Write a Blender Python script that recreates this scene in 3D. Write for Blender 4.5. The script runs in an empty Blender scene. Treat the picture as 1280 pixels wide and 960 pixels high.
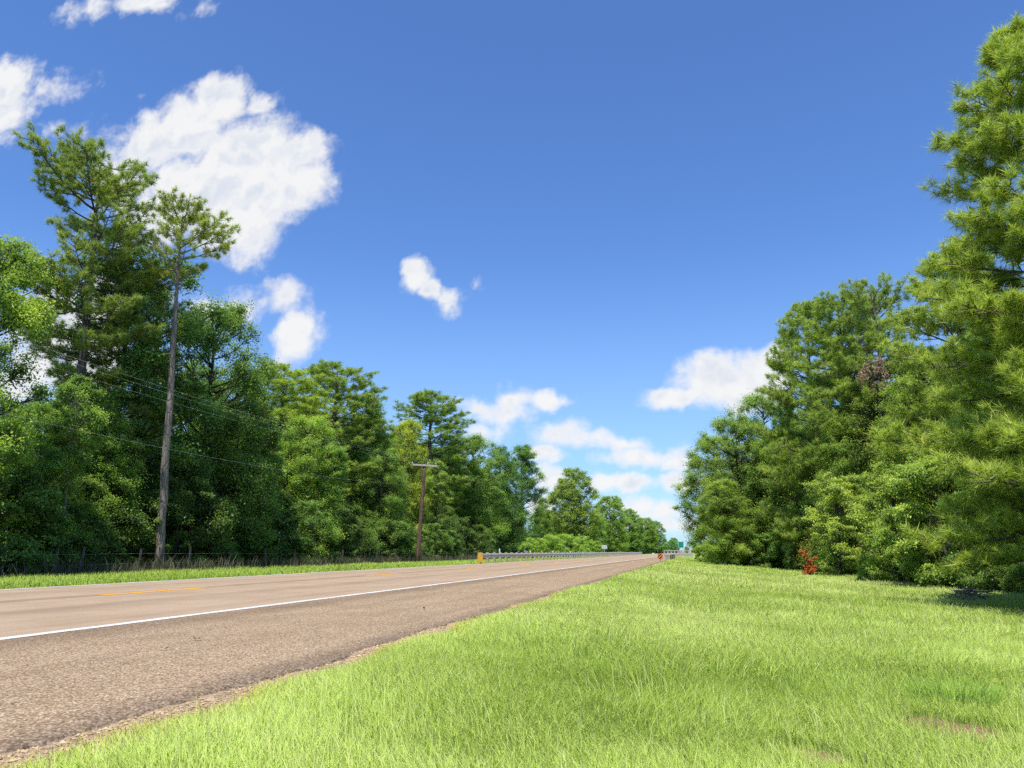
import bpy, math, random
import numpy as np
from mathutils import Vector, Matrix

rng = np.random.default_rng(11)
random.seed(5)
SC = bpy.context.scene
COL = SC.collection
R = math.radians

# ------------------------------------------------------------------ view geometry
F = 950.0                                   # focal length in pixels of a 1280 px wide picture
CAM_H = 0.75
PITCH = math.atan(210 / F)
YAW = math.atan(230 / math.hypot(210, F))   # the road runs along +Y, the camera looks left of it
cp, sp, cy, sy = math.cos(PITCH), math.sin(PITCH), math.cos(YAW), math.sin(YAW)

def ray(px, py):
    a = (px - 640) / F; b = (480 - py) / F
    f = cp - b * sp; u = b * cp + sp
    return np.array([a * cy - f * sy, a * sy + f * cy, u])

def at_x(px, py, X):
    d = ray(px, py); t = X / d[0]
    return d * t + np.array([0, 0, CAM_H])

def at_y(px, py, Y):
    d = ray(px, py); t = Y / d[1]
    return d * t + np.array([0, 0, CAM_H])

# ------------------------------------------------------------------ small numeric helpers
def vnoise(x, y, seed=0):
    x = np.asarray(x, float); y = np.asarray(y, float)
    xi = np.floor(x).astype(np.int64); yi = np.floor(y).astype(np.int64)
    xf = x - xi; yf = y - yi
    def h(a, b):
        n = (a * 374761393 + b * 668265263 + seed * 1442695041) & 0x7fffffff
        n = ((n ^ (n >> 13)) * 1274126177) & 0x7fffffff
        n = n ^ (n >> 16)
        return (n & 0xffff) / 65535.0
    u = xf * xf * (3 - 2 * xf); v = yf * yf * (3 - 2 * yf)
    return (h(xi, yi) * (1 - u) + h(xi + 1, yi) * u) * (1 - v) + (h(xi, yi + 1) * (1 - u) + h(xi + 1, yi + 1) * u) * v

def fbm(x, y, seed=0, o=3):
    s = 0; a = 1; t = 0
    for k in range(o):
        s = s + a * vnoise(np.asarray(x) * 2 ** k, np.asarray(y) * 2 ** k, seed + k); t += a; a *= .5
    return s / t

def smooth(a, b, x):
    t = np.clip((np.asarray(x, float) - a) / (b - a), 0, 1)
    return t * t * (3 - 2 * t)

def unit(v):
    return v / np.maximum(np.linalg.norm(v, axis=-1, keepdims=True), 1e-9)

def rdir(n, r):
    return unit(r.normal(size=(n, 3)))

def zground(x, y):
    x = np.asarray(x, float); y = np.asarray(y, float)
    left = -0.05 - 0.07 * smooth(-14, -19, x) - 0.05 * smooth(-20, -27, x)
    right = -0.028 - 0.235 * smooth(-2.5, .6, x) - 0.26 * smooth(0, 6, x) - 0.06 * smooth(6, 12, x)
    z = np.where(x < -8, left, right)
    und = (fbm(x * .45, y * .45, 3) - .5) * .10
    out = np.where(x < -8, smooth(-14.2, -16, x), smooth(-2.5, -1.2, x))
    z = z + und * out
    z = np.where((x > -13.6) & (x < -3.0), -0.12, z)
    return z

def zg(x, y):
    return float(zground(x, y))

# ------------------------------------------------------------------ mesh builders
def build(name, V, quads=None, tris=None, tint=None, mat=None, parent=None, smooth_sh=False, link=True):
    V = np.asarray(V, np.float32).reshape(-1, 3)
    me = bpy.data.meshes.new(name)
    loops = []; tot = []
    if quads is not None and len(quads):
        q = np.asarray(quads, np.int32).reshape(-1, 4); loops.append(q.ravel()); tot.append(np.full(len(q), 4, np.int32))
    if tris is not None and len(tris):
        t = np.asarray(tris, np.int32).reshape(-1, 3); loops.append(t.ravel()); tot.append(np.full(len(t), 3, np.int32))
    loops = np.concatenate(loops); tot = np.concatenate(tot)
    st = np.concatenate([[0], np.cumsum(tot)[:-1]]).astype(np.int32)
    me.vertices.add(len(V)); me.vertices.foreach_set('co', V.ravel())
    me.loops.add(len(loops)); me.loops.foreach_set('vertex_index', loops)
    me.polygons.add(len(tot)); me.polygons.foreach_set('loop_start', st)
    try: me.polygons.foreach_set('loop_total', tot)
    except Exception: pass
    if tint is not None:
        at = me.attributes.new('tint', 'FLOAT', 'POINT'); at.data.foreach_set('value', np.asarray(tint, np.float32))
    me.update(calc_edges=True)
    me.validate()
    me.polygons.foreach_set('use_smooth', np.full(len(me.polygons), smooth_sh, bool))
    if mat: me.materials.append(mat)
    o = bpy.data.objects.new(name, me)
    if link: COL.objects.link(o)
    if parent: o.parent = parent
    return o

class MB:
    """collects boxes, prisms and tubes for one mesh"""
    def __init__(s): s.V = []; s.Q = []; s.T = []; s.n = 0; s.tint = []
    def add(s, V, Q=(), T=(), tint=.5):
        V = np.asarray(V, float).reshape(-1, 3)
        s.V.append(V); s.tint.append(np.full(len(V), tint))
        if len(Q): s.Q.append(np.asarray(Q, int).reshape(-1, 4) + s.n)
        if len(T): s.T.append(np.asarray(T, int).reshape(-1, 3) + s.n)
        s.n += len(V)
    def box(s, c, size, rot=None, bev=0.0):
        hx, hy, hz = np.array(size) / 2
        b = min(bev, hx * .45, hy * .45, hz * .45)
        if b <= 0:
            v = np.array([[x, y, z] for z in (-hz, hz) for y in (-hy, hy) for x in (-hx, hx)])
            q = [[0, 2, 3, 1], [4, 5, 7, 6], [0, 1, 5, 4], [2, 6, 7, 3], [0, 4, 6, 2], [1, 3, 7, 5]]
        else:                                   # chamfered top and bottom rims
            def ring(z, ix):
                return [[-hx + ix, -hy + ix, z], [hx - ix, -hy + ix, z], [hx - ix, hy - ix, z], [-hx + ix, hy - ix, z]]
            v = np.array(ring(-hz, b) + ring(-hz + b, 0) + ring(hz - b, 0) + ring(hz, b))
            q = [[3, 2, 1, 0], [12, 13, 14, 15]]
            for k in range(3):
                for i in range(4):
                    j = (i + 1) % 4
                    q.append([k * 4 + i, k * 4 + j, k * 4 + 4 + j, k * 4 + 4 + i])
        if rot is not None: v = v @ np.array(rot.to_3x3()).T
        s.add(v + np.array(c), q)
    def tube(s, P, rad, sides=6, tint=.5, cap=True, wob=None):
        P = np.asarray(P, float); n = len(P)
        rad = np.broadcast_to(np.asarray(rad, float), (n,))
        d = np.gradient(P, axis=0); d = unit(d)
        ref = np.array([0.0, 0, 1]) if abs(d[0][2]) < .9 else np.array([1.0, 0, 0])
        a = unit(np.cross(d, ref)); b = np.cross(d, a)
        th = np.arange(sides) / sides * 2 * math.pi
        ringv = a[:, None, :] * np.cos(th)[None, :, None] + b[:, None, :] * np.sin(th)[None, :, None]
        rr = rad[:, None, None]
        if wob is not None: rr = rr * (1 + wob[:, :, None])
        V = (P[:, None, :] + ringv * rr).reshape(-1, 3)
        Q = []
        for i in range(n - 1):
            for k in range(sides):
                k2 = (k + 1) % sides
                Q.append([i * sides + k, i * sides + k2, (i + 1) * sides + k2, (i + 1) * sides + k])
        T = []
        if cap:
            V = np.vstack([V, P[0], P[-1]])
            for k in range(sides):
                k2 = (k + 1) % sides
                T.append([n * sides, k2, k]); T.append([n * sides + 1, (n - 1) * sides + k, (n - 1) * sides + k2])
        s.add(V, Q, T, tint)
    def build(s, name, mat, parent=None, smooth_sh=False):
        return build(name, np.vstack(s.V), np.vstack(s.Q) if s.Q else None, np.vstack(s.T) if s.T else None,
                     np.concatenate(s.tint), mat, parent, smooth_sh)

def tag(o, label=None, cat=None, group=None, kind=None):
    if label: o['label'] = label
    if cat: o['category'] = cat
    if group: o['group'] = group
    if kind: o['kind'] = kind
    return o

def thing(name, loc, label, cat, rz=0.0, group=None):
    o = bpy.data.objects.new(name, None); COL.objects.link(o)
    o.empty_display_size = .2
    o.location = loc; o.rotation_euler = (0, 0, rz)
    return tag(o, label, cat, group)

KIDS = {}
def copy_thing(src, loc, rz=0.0, scale=None, label=None, group=None):
    c = src.copy(); COL.objects.link(c)
    for k in ('label', 'group'):
        if k in c: del c[k]
    c.location = loc; c.rotation_euler = (0, 0, rz)
    if scale is not None: c.scale = scale
    for ch in KIDS[src.name]:
        d = ch.copy(); COL.objects.link(d); d.parent = c
        KIDS.setdefault(c.name, []).append(d)
        for sub in ch.children:
            e = sub.copy(); COL.objects.link(e); e.parent = d
    return tag(c, label, None, group)

# ------------------------------------------------------------------ materials
def new_mat(name):
    m = bpy.data.materials.new(name); m.use_nodes = True
    nt = m.node_tree; nt.nodes.clear()
    out = nt.nodes.new('ShaderNodeOutputMaterial')
    return m, nt, out

class G:
    """tiny node-graph helper"""
    def __init__(s, nt): s.nt = nt
    def n(s, t, **kw):
        x = s.nt.nodes.new(t)
        for k, v in kw.items(): setattr(x, k, v)
        return x
    def set(s, node, key, v):
        sock = node.inputs[key]
        if isinstance(v, bpy.types.NodeSocket): s.nt.links.new(v, sock)
        else: sock.default_value = v
    def math(s, op, a, b=None, c=None, clamp=False):
        x = s.n('ShaderNodeMath', operation=op); x.use_clamp = clamp
        s.set(x, 0, a)
        if b is not None: s.set(x, 1, b)
        if c is not None: s.set(x, 2, c)
        return x.outputs[0]
    def vmath(s, op, a, b=None):
        x = s.n('ShaderNodeVectorMath', operation=op); s.set(x, 0, a)
        if b is not None: s.set(x, 1, b)
        return x.outputs['Value'] if op in ('LENGTH', 'DISTANCE', 'DOT_PRODUCT') else x.outputs[0]
    def noise(s, vec, scale, detail=3, rough=.55, dist=0.0, out='Fac', dims='3D'):
        x = s.n('ShaderNodeTexNoise'); x.noise_dimensions = dims; s.set(x, 'Vector', vec); s.set(x, 'Scale', scale); s.set(x, 'Detail', detail)
        s.set(x, 'Roughness', rough); s.set(x, 'Distortion', dist)
        return x.outputs[out]
    def ramp(s, fac, stops, interp='LINEAR'):
        x = s.n('ShaderNodeValToRGB'); x.color_ramp.interpolation = interp
        e = x.color_ramp.elements
        while len(e) < len(stops): e.new(.5)
        for el, (p, c) in zip(e, stops):
            el.position = p; el.color = (*c, 1) if len(c) == 3 else c
        s.set(x, 'Fac', fac)
        return x.outputs['Color']
    def mix(s, fac, a, b, mode='MIX'):
        x = s.n('ShaderNodeMix', data_type='RGBA', blend_type=mode)
        s.set(x, 0, fac); s.set(x, 6, a); s.set(x, 7, b)
        return x.outputs[2]
    def range(s, v, a, b, c=0.0, d=1.0, smoothstep=True):
        x = s.n('ShaderNodeMapRange'); x.interpolation_type = 'SMOOTHSTEP' if smoothstep else 'LINEAR'
        s.set(x, 0, v); s.set(x, 1, a); s.set(x, 2, b); s.set(x, 3, c); s.set(x, 4, d)
        return x.outputs[0]
    def link(s, a, b): s.nt.links.new(a, b)

def rgb(*c): return (*c, 1.0)

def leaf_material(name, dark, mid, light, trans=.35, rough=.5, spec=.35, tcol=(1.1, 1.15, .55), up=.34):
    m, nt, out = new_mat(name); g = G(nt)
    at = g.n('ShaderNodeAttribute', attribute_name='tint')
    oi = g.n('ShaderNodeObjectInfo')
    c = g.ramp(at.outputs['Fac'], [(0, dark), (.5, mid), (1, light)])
    c = g.mix(1.0, c, oi.outputs['Color'], 'MULTIPLY')
    b = g.n('ShaderNodeBsdfPrincipled'); g.set(b, 'Base Color', c); g.set(b, 'Roughness', rough); g.set(b, 'Specular IOR Level', spec)
    t = g.n('ShaderNodeBsdfTranslucent'); g.set(t, 'Color', g.mix(1.0, c, rgb(*tcol), 'MULTIPLY'))
    mx = g.n('ShaderNodeMixShader'); g.set(mx, 0, trans); g.link(b.outputs[0], mx.inputs[1]); g.link(t.outputs[0], mx.inputs[2])
    geo = g.n('ShaderNodeNewGeometry')           # normals tilted skyward: extra brightness put into the shading of blades and leaves
    nv = g.vmath('NORMALIZE', g.vmath('ADD', g.vmath('MULTIPLY', geo.outputs['Normal'], (1 - up,) * 3), (0, 0, up)))
    g.link(nv, b.inputs['Normal'])
    g.link(mx.outputs[0], out.inputs[0])
    return m

def bark_material(name, c0, c1, scale=9.0):
    m, nt, out = new_mat(name); g = G(nt)
    tc = g.n('ShaderNodeTexCoord')
    mp = g.n('ShaderNodeMapping'); g.set(mp, 'Vector', tc.outputs['Object']); g.set(mp, 'Scale', (1, 1, .22))
    nz = g.noise(mp.outputs[0], scale, 6, .65, .6)
    vo = g.n('ShaderNodeTexVoronoi', feature='DISTANCE_TO_EDGE'); g.set(vo, 'Vector', mp.outputs[0]); g.set(vo, 'Scale', scale * .9)
    crack = g.range(vo.outputs['Distance'], 0.0, .12)
    big = g.noise(tc.outputs['Object'], .9, 2)
    c = g.ramp(nz, [(.25, c0), (.75, c1)])
    c = g.mix(g.range(big, .35, .65), c, g.mix(1.0, c, rgb(.72, .78, .8), 'MULTIPLY'))
    c = g.mix(crack, g.mix(1.0, c, rgb(.68, .66, .65), 'MULTIPLY'), c)
    oi = g.n('ShaderNodeObjectInfo'); c = g.mix(1.0, c, oi.outputs['Color'], 'MULTIPLY')
    b = g.n('ShaderNodeBsdfPrincipled'); g.set(b, 'Base Color', c); g.set(b, 'Roughness', .9); g.set(b, 'Specular IOR Level', .15)
    bp = g.n('ShaderNodeBump'); g.set(bp, 'Strength', .8); g.set(bp, 'Distance', .03); g.set(bp, 'Height', g.math('ADD', nz, crack))
    g.link(bp.outputs[0], b.inputs['Normal'])
    g.link(b.outputs[0], out.inputs[0])
    return m

def plain_material(name, c, rough=.6, metal=0.0, var=.25, scale=6.0, bump=.2):
    m, nt, out = new_mat(name); g = G(nt)
    tc = g.n('ShaderNodeTexCoord')
    nz = g.noise(tc.outputs['Object'], scale, 5, .6)
    lo = tuple(x * (1 - var) for x in c); hi = tuple(min(1, x * (1 + var)) for x in c)
    b = g.n('ShaderNodeBsdfPrincipled'); g.set(b, 'Base Color', g.ramp(nz, [(.3, lo), (.7, hi)]))
    g.set(b, 'Roughness', g.range(nz, .2, .8, rough * .85, min(1, rough * 1.15))); g.set(b, 'Metallic', metal)
    bp = g.n('ShaderNodeBump'); g.set(bp, 'Strength', bump); g.set(bp, 'Distance', .01); g.set(bp, 'Height', nz)
    g.link(bp.outputs[0], b.inputs['Normal']); g.link(b.outputs[0], out.inputs[0])
    return m

M = {}
M['leaf'] = leaf_material('broad_leaves', (.090, .160, .050), (.30, .43, .080), (.66, .76, .17), .50, .42, .40)
M['needle'] = leaf_material('pine_needles', (.110, .165, .045), (.39, .48, .080), (.74, .80, .17), .46, .45, .35)
M['red_leaf'] = leaf_material('red_leaves', (.42, .085, .02), (.68, .20, .045), (.80, .36, .11), .45)
M['brown_leaf'] = leaf_material('dead_leaves', (.30, .19, .11), (.52, .36, .24), (.68, .50, .37), .4, tcol=(1, .9, .7))
M['grass'] = leaf_material('grass_blades', (.28, .42, .05), (.66, .85, .17), (.95, .97, .43), .42, .7, .08, (1.05, 1.08, .6), up=.74)
M['weed'] = leaf_material('dry_weeds', (.035, .04, .016), (.085, .085, .035), (.22, .18, .10), .2)
M['pine_bark'] = bark_material('pine_bark', (.10, .082, .068), (.27, .23, .195), 8)
M['bark'] = bark_material('tree_bark', (.055, .045, .036), (.15, .125, .10), 10)
M['pole_wood'] = bark_material('weathered_pole_wood', (.12, .065, .045), (.27, .17, .125), 14)
M['fence_wood'] = bark_material('fence_post_wood', (.08, .075, .06), (.20, .18, .15), 18)
M['arm_wood'] = plain_material('crossarm_wood', (.50, .44, .36), .85, 0, .2, 12)
M['steel'] = plain_material('galvanised_steel', (.46, .47, .44), .6, .15, .25, 5)
M['steel_dark'] = plain_material('weathered_steel', (.16, .155, .14), .7, .4, .3, 6)
M['post_wood'] = plain_material('guardrail_post_wood', (.42, .36, .28), .9, 0, .3, 10)
M['white'] = plain_material('white_plastic', (.78, .78, .74), .5, 0, .06, 8)
M['yellow'] = plain_material('yellow_sheeting', (.66, .36, .03), .45, 0, .2, 7, .05)
M['sign_back'] = plain_material('sign_back_aluminium', (.62, .63, .62), .5, .3, .1, 6)
M['green'] = plain_material('green_sign_sheeting', (.0, .22, .155), .45, 0, .1, 4, .03)
M['concrete'] = plain_material('pale_concrete', (.40, .36, .30), .9, 0, .25, 3)
M['concrete_old'] = plain_material('weathered_concrete', (.42, .40, .31), .9, 0, .35, 2)
M['cable'] = plain_material('cable', (.62, .63, .62), .6, 0, .1)
M['porcelain'] = plain_material('porcelain', (.62, .63, .62), .25, 0, .05)
M['dead_wood'] = bark_material('dead_wood', (.20, .16, .13), (.46, .38, .32), 14)

# striped hazard board
def stripe_material():
    m, nt, out = new_mat('hazard_stripes'); g = G(nt)
    tc = g.n('ShaderNodeTexCoord'); s = g.n('ShaderNodeSeparateXYZ'); g.link(tc.outputs['Object'], s.inputs[0])
    d = g.math('ADD', s.outputs['X'], g.math('MULTIPLY', s.outputs['Z'], -1.0))
    f = g.math('FRACT', g.math('ADD', g.math('MULTIPLY', d, 3.6), 10.3))
    k = g.math('GREATER_THAN', f, .48)
    nz = g.noise(tc.outputs['Object'], 12, 4)
    c = g.mix(k, rgb(.035, .03, .025), rgb(.75, .24, .03))
    c = g.mix(g.range(nz, .5, .8), c, g.mix(1.0, c, rgb(.75, .75, .75), 'MULTIPLY'))
    b = g.n('ShaderNodeBsdfPrincipled'); g.set(b, 'Base Color', c); g.set(b, 'Roughness', .45)
    g.link(b.outputs[0], out.inputs[0]); return m
M['stripes'] = stripe_material()

def ground_material():
    m, nt, out = new_mat('ground_soil'); g = G(nt)
    geo = g.n('ShaderNodeNewGeometry'); P = geo.outputs['Position']
    s = g.n('ShaderNodeSeparateXYZ'); g.link(P, s.inputs[0])
    wob = g.math('MULTIPLY', g.math('SUBTRACT', g.noise(P, 1.6, 4), .5), .9)
    x = g.math('ADD', s.outputs['X'], wob)
    n1 = g.noise(P, 34, 6, .7); n2 = g.noise(P, 3.0, 4, .6); n3 = g.noise(P, 140, 3, .7)
    gravel = g.ramp(n3, [(.3, (.25, .165, .095)), (.5, (.50, .36, .22)), (.72, (.70, .55, .37))])
    turf = g.ramp(n1, [(.3, (.11, .14, .03)), (.6, (.22, .27, .06)), (.8, (.34, .33, .12))])
    far = g.ramp(g.noise(P, .25, 5), [(.3, (.24, .33, .06)), (.7, (.40, .50, .11))])
    turf = g.mix(g.range(s.outputs['Y'], 30, 80), turf, far)
    red = g.ramp(n1, [(.3, (.22, .10, .06)), (.7, (.42, .24, .16))])
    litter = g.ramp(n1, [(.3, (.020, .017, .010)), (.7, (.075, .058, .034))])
    c = g.mix(g.range(x, -2.45, -1.95), gravel, turf)
    # reddish bare patches
    def patch(cx, cyy, r):
        d = g.vmath('DISTANCE', P, (cx, cyy, -.35)); d = g.math('ADD', d, g.math('MULTIPLY', wob, .5))
        return g.range(d, r, r * .4)
    for (cx, cyy, r) in PATCHES: c = g.mix(patch(cx, cyy, r), c, red)
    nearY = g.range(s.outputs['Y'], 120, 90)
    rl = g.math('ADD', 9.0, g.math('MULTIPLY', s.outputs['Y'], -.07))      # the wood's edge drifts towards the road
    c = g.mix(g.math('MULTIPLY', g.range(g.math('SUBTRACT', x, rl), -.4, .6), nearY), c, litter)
    leftg = g.mix(g.range(x, -14.1, -14.6), gravel, turf)
    leftg = g.mix(g.range(x, -21.0, -22.0), leftg, litter)
    c = g.mix(g.math('LESS_THAN', s.outputs['X'], -8.0), c, leftg)
    b = g.n('ShaderNodeBsdfPrincipled'); g.set(b, 'Base Color', c); g.set(b, 'Roughness', .95); g.set(b, 'Specular IOR Level', .1)
    bp = g.n('ShaderNodeBump'); g.set(bp, 'Strength', .7); g.set(bp, 'Distance', .02); g.set(bp, 'Height', g.math('ADD', n3, n1))
    g.link(bp.outputs[0], b.inputs['Normal']); g.link(b.outputs[0], out.inputs[0]); return m

def road_material():
    m, nt, out = new_mat('chip_seal_road'); g = G(nt)
    geo = g.n('ShaderNodeNewGeometry'); P = geo.outputs['Position']
    s = g.n('ShaderNodeSeparateXYZ'); g.link(P, s.inputs[0])
    X = s.outputs['X']
    mp = g.n('ShaderNodeMapping'); g.set(mp, 'Vector', P); g.set(mp, 'Scale', (1, .06, 1))
    streak = g.noise(mp.outputs[0], 2.2, 5, .6)
    fine = g.noise(P, 105, 3, .75); vo = g.n('ShaderNodeTexVoronoi'); g.set(vo, 'Vector', P); g.set(vo, 'Scale', 76.0)
    mid = g.noise(P, 22, 4, .7); big = g.noise(P, .8, 4, .6); patch = g.noise(P, 4.5, 5, .65)
    stone = g.ramp(vo.outputs['Color'], [(0, (.17, .115, .070)), (.35, (.55, .388, .225)), (.7, (.80, .590, .362)), (1, (1.0, .80, .53))])
    gap = g.range(vo.outputs['Distance'], .35, .62)
    stone = g.mix(g.math('MULTIPLY', gap, .6), stone, rgb(.17, .115, .075))
    stone = g.mix(g.range(fine, .42, .68), g.mix(1.0, stone, rgb(.8, .78, .78), 'MULTIPLY'), stone)
    # lanes: finer, pinker, worn smooth
    lane = g.ramp(fine, [(.3, (.36, .250, .162)), (.55, (.50, .366, .236)), (.75, (.63, .475, .318))])
    c = g.mix(g.range(X, -6.1, -5.9), lane, stone)
    c = g.mix(g.range(mid, .46, .72), c, g.mix(1.0, c, rgb(.90, .89, .89), 'MULTIPLY'))
    c = g.mix(g.range(streak, .44, .68), c, g.mix(1.0, c, rgb(.88, .87, .87), 'MULTIPLY'))
    c = g.mix(g.range(big, .40, .66), c, g.mix(1.0, c, rgb(.90, .89, .87), 'MULTIPLY'))
    c = g.mix(g.range(patch, .58, .75), c, g.mix(1.0, c, rgb(.82, .83, .84), 'MULTIPLY'))
    wob = g.math('MULTIPLY', g.math('SUBTRACT', g.noise(P, 1.1, 5), .5), .5)
    Xw = g.math('ADD', X, wob)
    def band(a, b, c_, d):
        return g.math('MULTIPLY', g.range(Xw, a, b), g.range(Xw, d, c_))
    def darken(c, f, k, col=(.62, .60, .60)):
        return g.mix(g.math('MULTIPLY', f, k), c, g.mix(1.0, c, rgb(*col), 'MULTIPLY'))
    c = darken(c, band(-6.0, -5.85, -5.55, -5.0), .62)          # oily band right of the edge line
    c = darken(c, band(-10.75, -10.55, -10.35, -10.1), .65, (.66, .62, .60))     # centre joint
    c = darken(c, band(-8.9, -8.5, -8.2, -7.7), .3); c = darken(c, band(-12.7, -12.3, -12.1, -11.6), .3)
    edge = g.range(g.math('ADD', X, g.math('MULTIPLY', wob, .8)), -2.95, -2.62)  # dark crumbled edge, with the band of shade along it painted in too
    c = g.mix(g.math('MULTIPLY', edge, .86), c, g.mix(g.range(vo.outputs['Color'], .2, .9), rgb(.12, .085, .058), rgb(.33, .24, .16)))
    pale = g.range(X, -13.78, -13.9)
    c = g.mix(g.math('MULTIPLY', pale, .8), c, rgb(.50, .43, .35))
    b = g.n('ShaderNodeBsdfPrincipled'); g.set(b, 'Base Color', c); g.set(b, 'Roughness', .92); g.set(b, 'Specular IOR Level', .06)
    bp = g.n('ShaderNodeBump'); g.set(bp, 'Strength', .55); g.set(bp, 'Distance', .008)
    g.set(bp, 'Height', g.math('SUBTRACT', g.math('ADD', fine, g.math('MULTIPLY', mid, .6)), g.math('MULTIPLY', vo.outputs['Distance'], .9)))
    g.link(bp.outputs[0], b.inputs['Normal']); g.link(b.outputs[0], out.inputs[0]); return m

def paint_material(name, col, wear):
    m, nt, out = new_mat(name); g = G(nt)
    geo = g.n('ShaderNodeNewGeometry'); P = geo.outputs['Position']
    fine = g.noise(P, 70, 5, .7); big = g.noise(P, 1.2, 3)
    w = g.math('ADD', fine, g.math('MULTIPLY', big, .35))
    f = g.range(w, wear, wear + .16)
    c = g.mix(f, rgb(*col), rgb(.42, .30, .21))
    c = g.mix(g.range(big, .3, .8), c, g.mix(1.0, c, rgb(.86, .84, .8), 'MULTIPLY'))
    b = g.n('ShaderNodeBsdfPrincipled'); g.set(b, 'Base Color', c); g.set(b, 'Roughness', .7)
    bp = g.n('ShaderNodeBump'); g.set(bp, 'Strength', .5); g.set(bp, 'Distance', .005); g.set(bp, 'Height', fine)
    g.link(bp.outputs[0], b.inputs['Normal']); g.link(b.outputs[0], out.inputs[0]); return m

PATCHES = [(1.46, 5.48, .44), (0.55, 4.45, .24)]

# ------------------------------------------------------------------ camera, sun, sky
cam_d = bpy.data.cameras.new('camera'); cam = bpy.data.objects.new('camera', cam_d); COL.objects.link(cam)
cam_d.sensor_width = 36; cam_d.lens = 36 * F / 1280; cam_d.clip_end = 12000; cam_d.clip_start = .05
cam.location = (0, 0, CAM_H)
cam.rotation_euler = (math.pi / 2 + PITCH, 0, YAW)
SC.camera = cam

SUN_EL = 67; SUN_DIR = Vector((-.08, -1.0, 0)).normalized()
sv = Vector((SUN_DIR.x * math.cos(R(SUN_EL)), SUN_DIR.y * math.cos(R(SUN_EL)), math.sin(R(SUN_EL))))
sun_d = bpy.data.lights.new('sun', 'SUN'); sun_d.energy = 5.0; sun_d.angle = R(.5); sun_d.color = (1, .955, .88)
sun = bpy.data.objects.new('sun', sun_d); COL.objects.link(sun)
sun.rotation_euler = sv.to_track_quat('Z', 'Y').to_euler(); sun.location = sv * 50

SC.view_settings.view_transform = 'Standard'; SC.view_settings.look = 'None'; SC.view_settings.exposure = 0; SC.view_settings.gamma = 1

CLOUDS = [  # picture-plane ellipses: x, y, rx, ry, strength
    # the large cumulus
    (268, 130, 46, 34, 1), (226, 162, 60, 40, 1), (185, 184, 54, 36, .9), (300, 192, 75, 46, 1), (370, 194, 44, 25, .95),
    (335, 236, 70, 46, 1), (250, 232, 85, 52, 1), (292, 275, 62, 44, .9), (312, 302, 32, 26, .65), (200, 265, 60, 40, .85),
    (388, 228, 30, 34, .75), (322, 128, 30, 15, .6), (150, 225, 40, 40, .6),
    # upper left and top
    (4, 112, 44, 34, .9), (12, 146, 28, 28, .7), (58, 112, 38, 14, .32), (85, 158, 26, 10, .2), (112, 12, 28, 16, .42),
    (188, -4, 46, 14, .8), (208, 6, 16, 9, .4), (252, 8, 10, 10, .25),
    # behind the pines
    (66, 405, 60, 46, 1), (132, 385, 38, 52, .9), (40, 468, 50, 34, .9), (112, 456, 50, 42, 1),
    # right of the pines
    (280, 384, 52, 22, .52), (346, 374, 30, 20, .62), (374, 412, 32, 36, .8), (370, 436, 28, 22, .75), (318, 381, 34, 15, .42),
    # little one in the middle
    (516, 347, 20, 23, .95), (532, 367, 19, 14, .85), (554, 373, 22, 14, .55), (560, 384, 16, 9, .45), (594, 357, 8, 8, .2),
    # right, beside the trees
    (905, 484, 66, 32, 1), (848, 496, 36, 15, .8), (945, 474, 50, 36, 1), (885, 464, 28, 24, .9), (966, 456, 34, 26, .9),
    # flat ones above the gap
    (600, 513, 40, 17, .75), (642, 516, 36, 15, .5), (678, 501, 36, 15, .76), (645, 499, 28, 16, .7), (600, 540, 40, 16, .3),
    (702, 544, 36, 18, .6), (742, 552, 36, 13, .38), (684, 572, 28, 11, .76), (770, 559, 40, 13, .72), (805, 573, 56, 14, .75),
    (848, 580, 26, 11, .74), (790, 606, 40, 11, .75), (758, 608, 26, 12, .72), (852, 605, 36, 12, .62), (690, 603, 24, 18, .74),
    (680, 628, 26, 20, .6), (806, 632, 30, 12, .62), (836, 637, 26, 14, .75), (850, 656, 40, 10, .5), (800, 655, 40, 12, .4),
]

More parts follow.
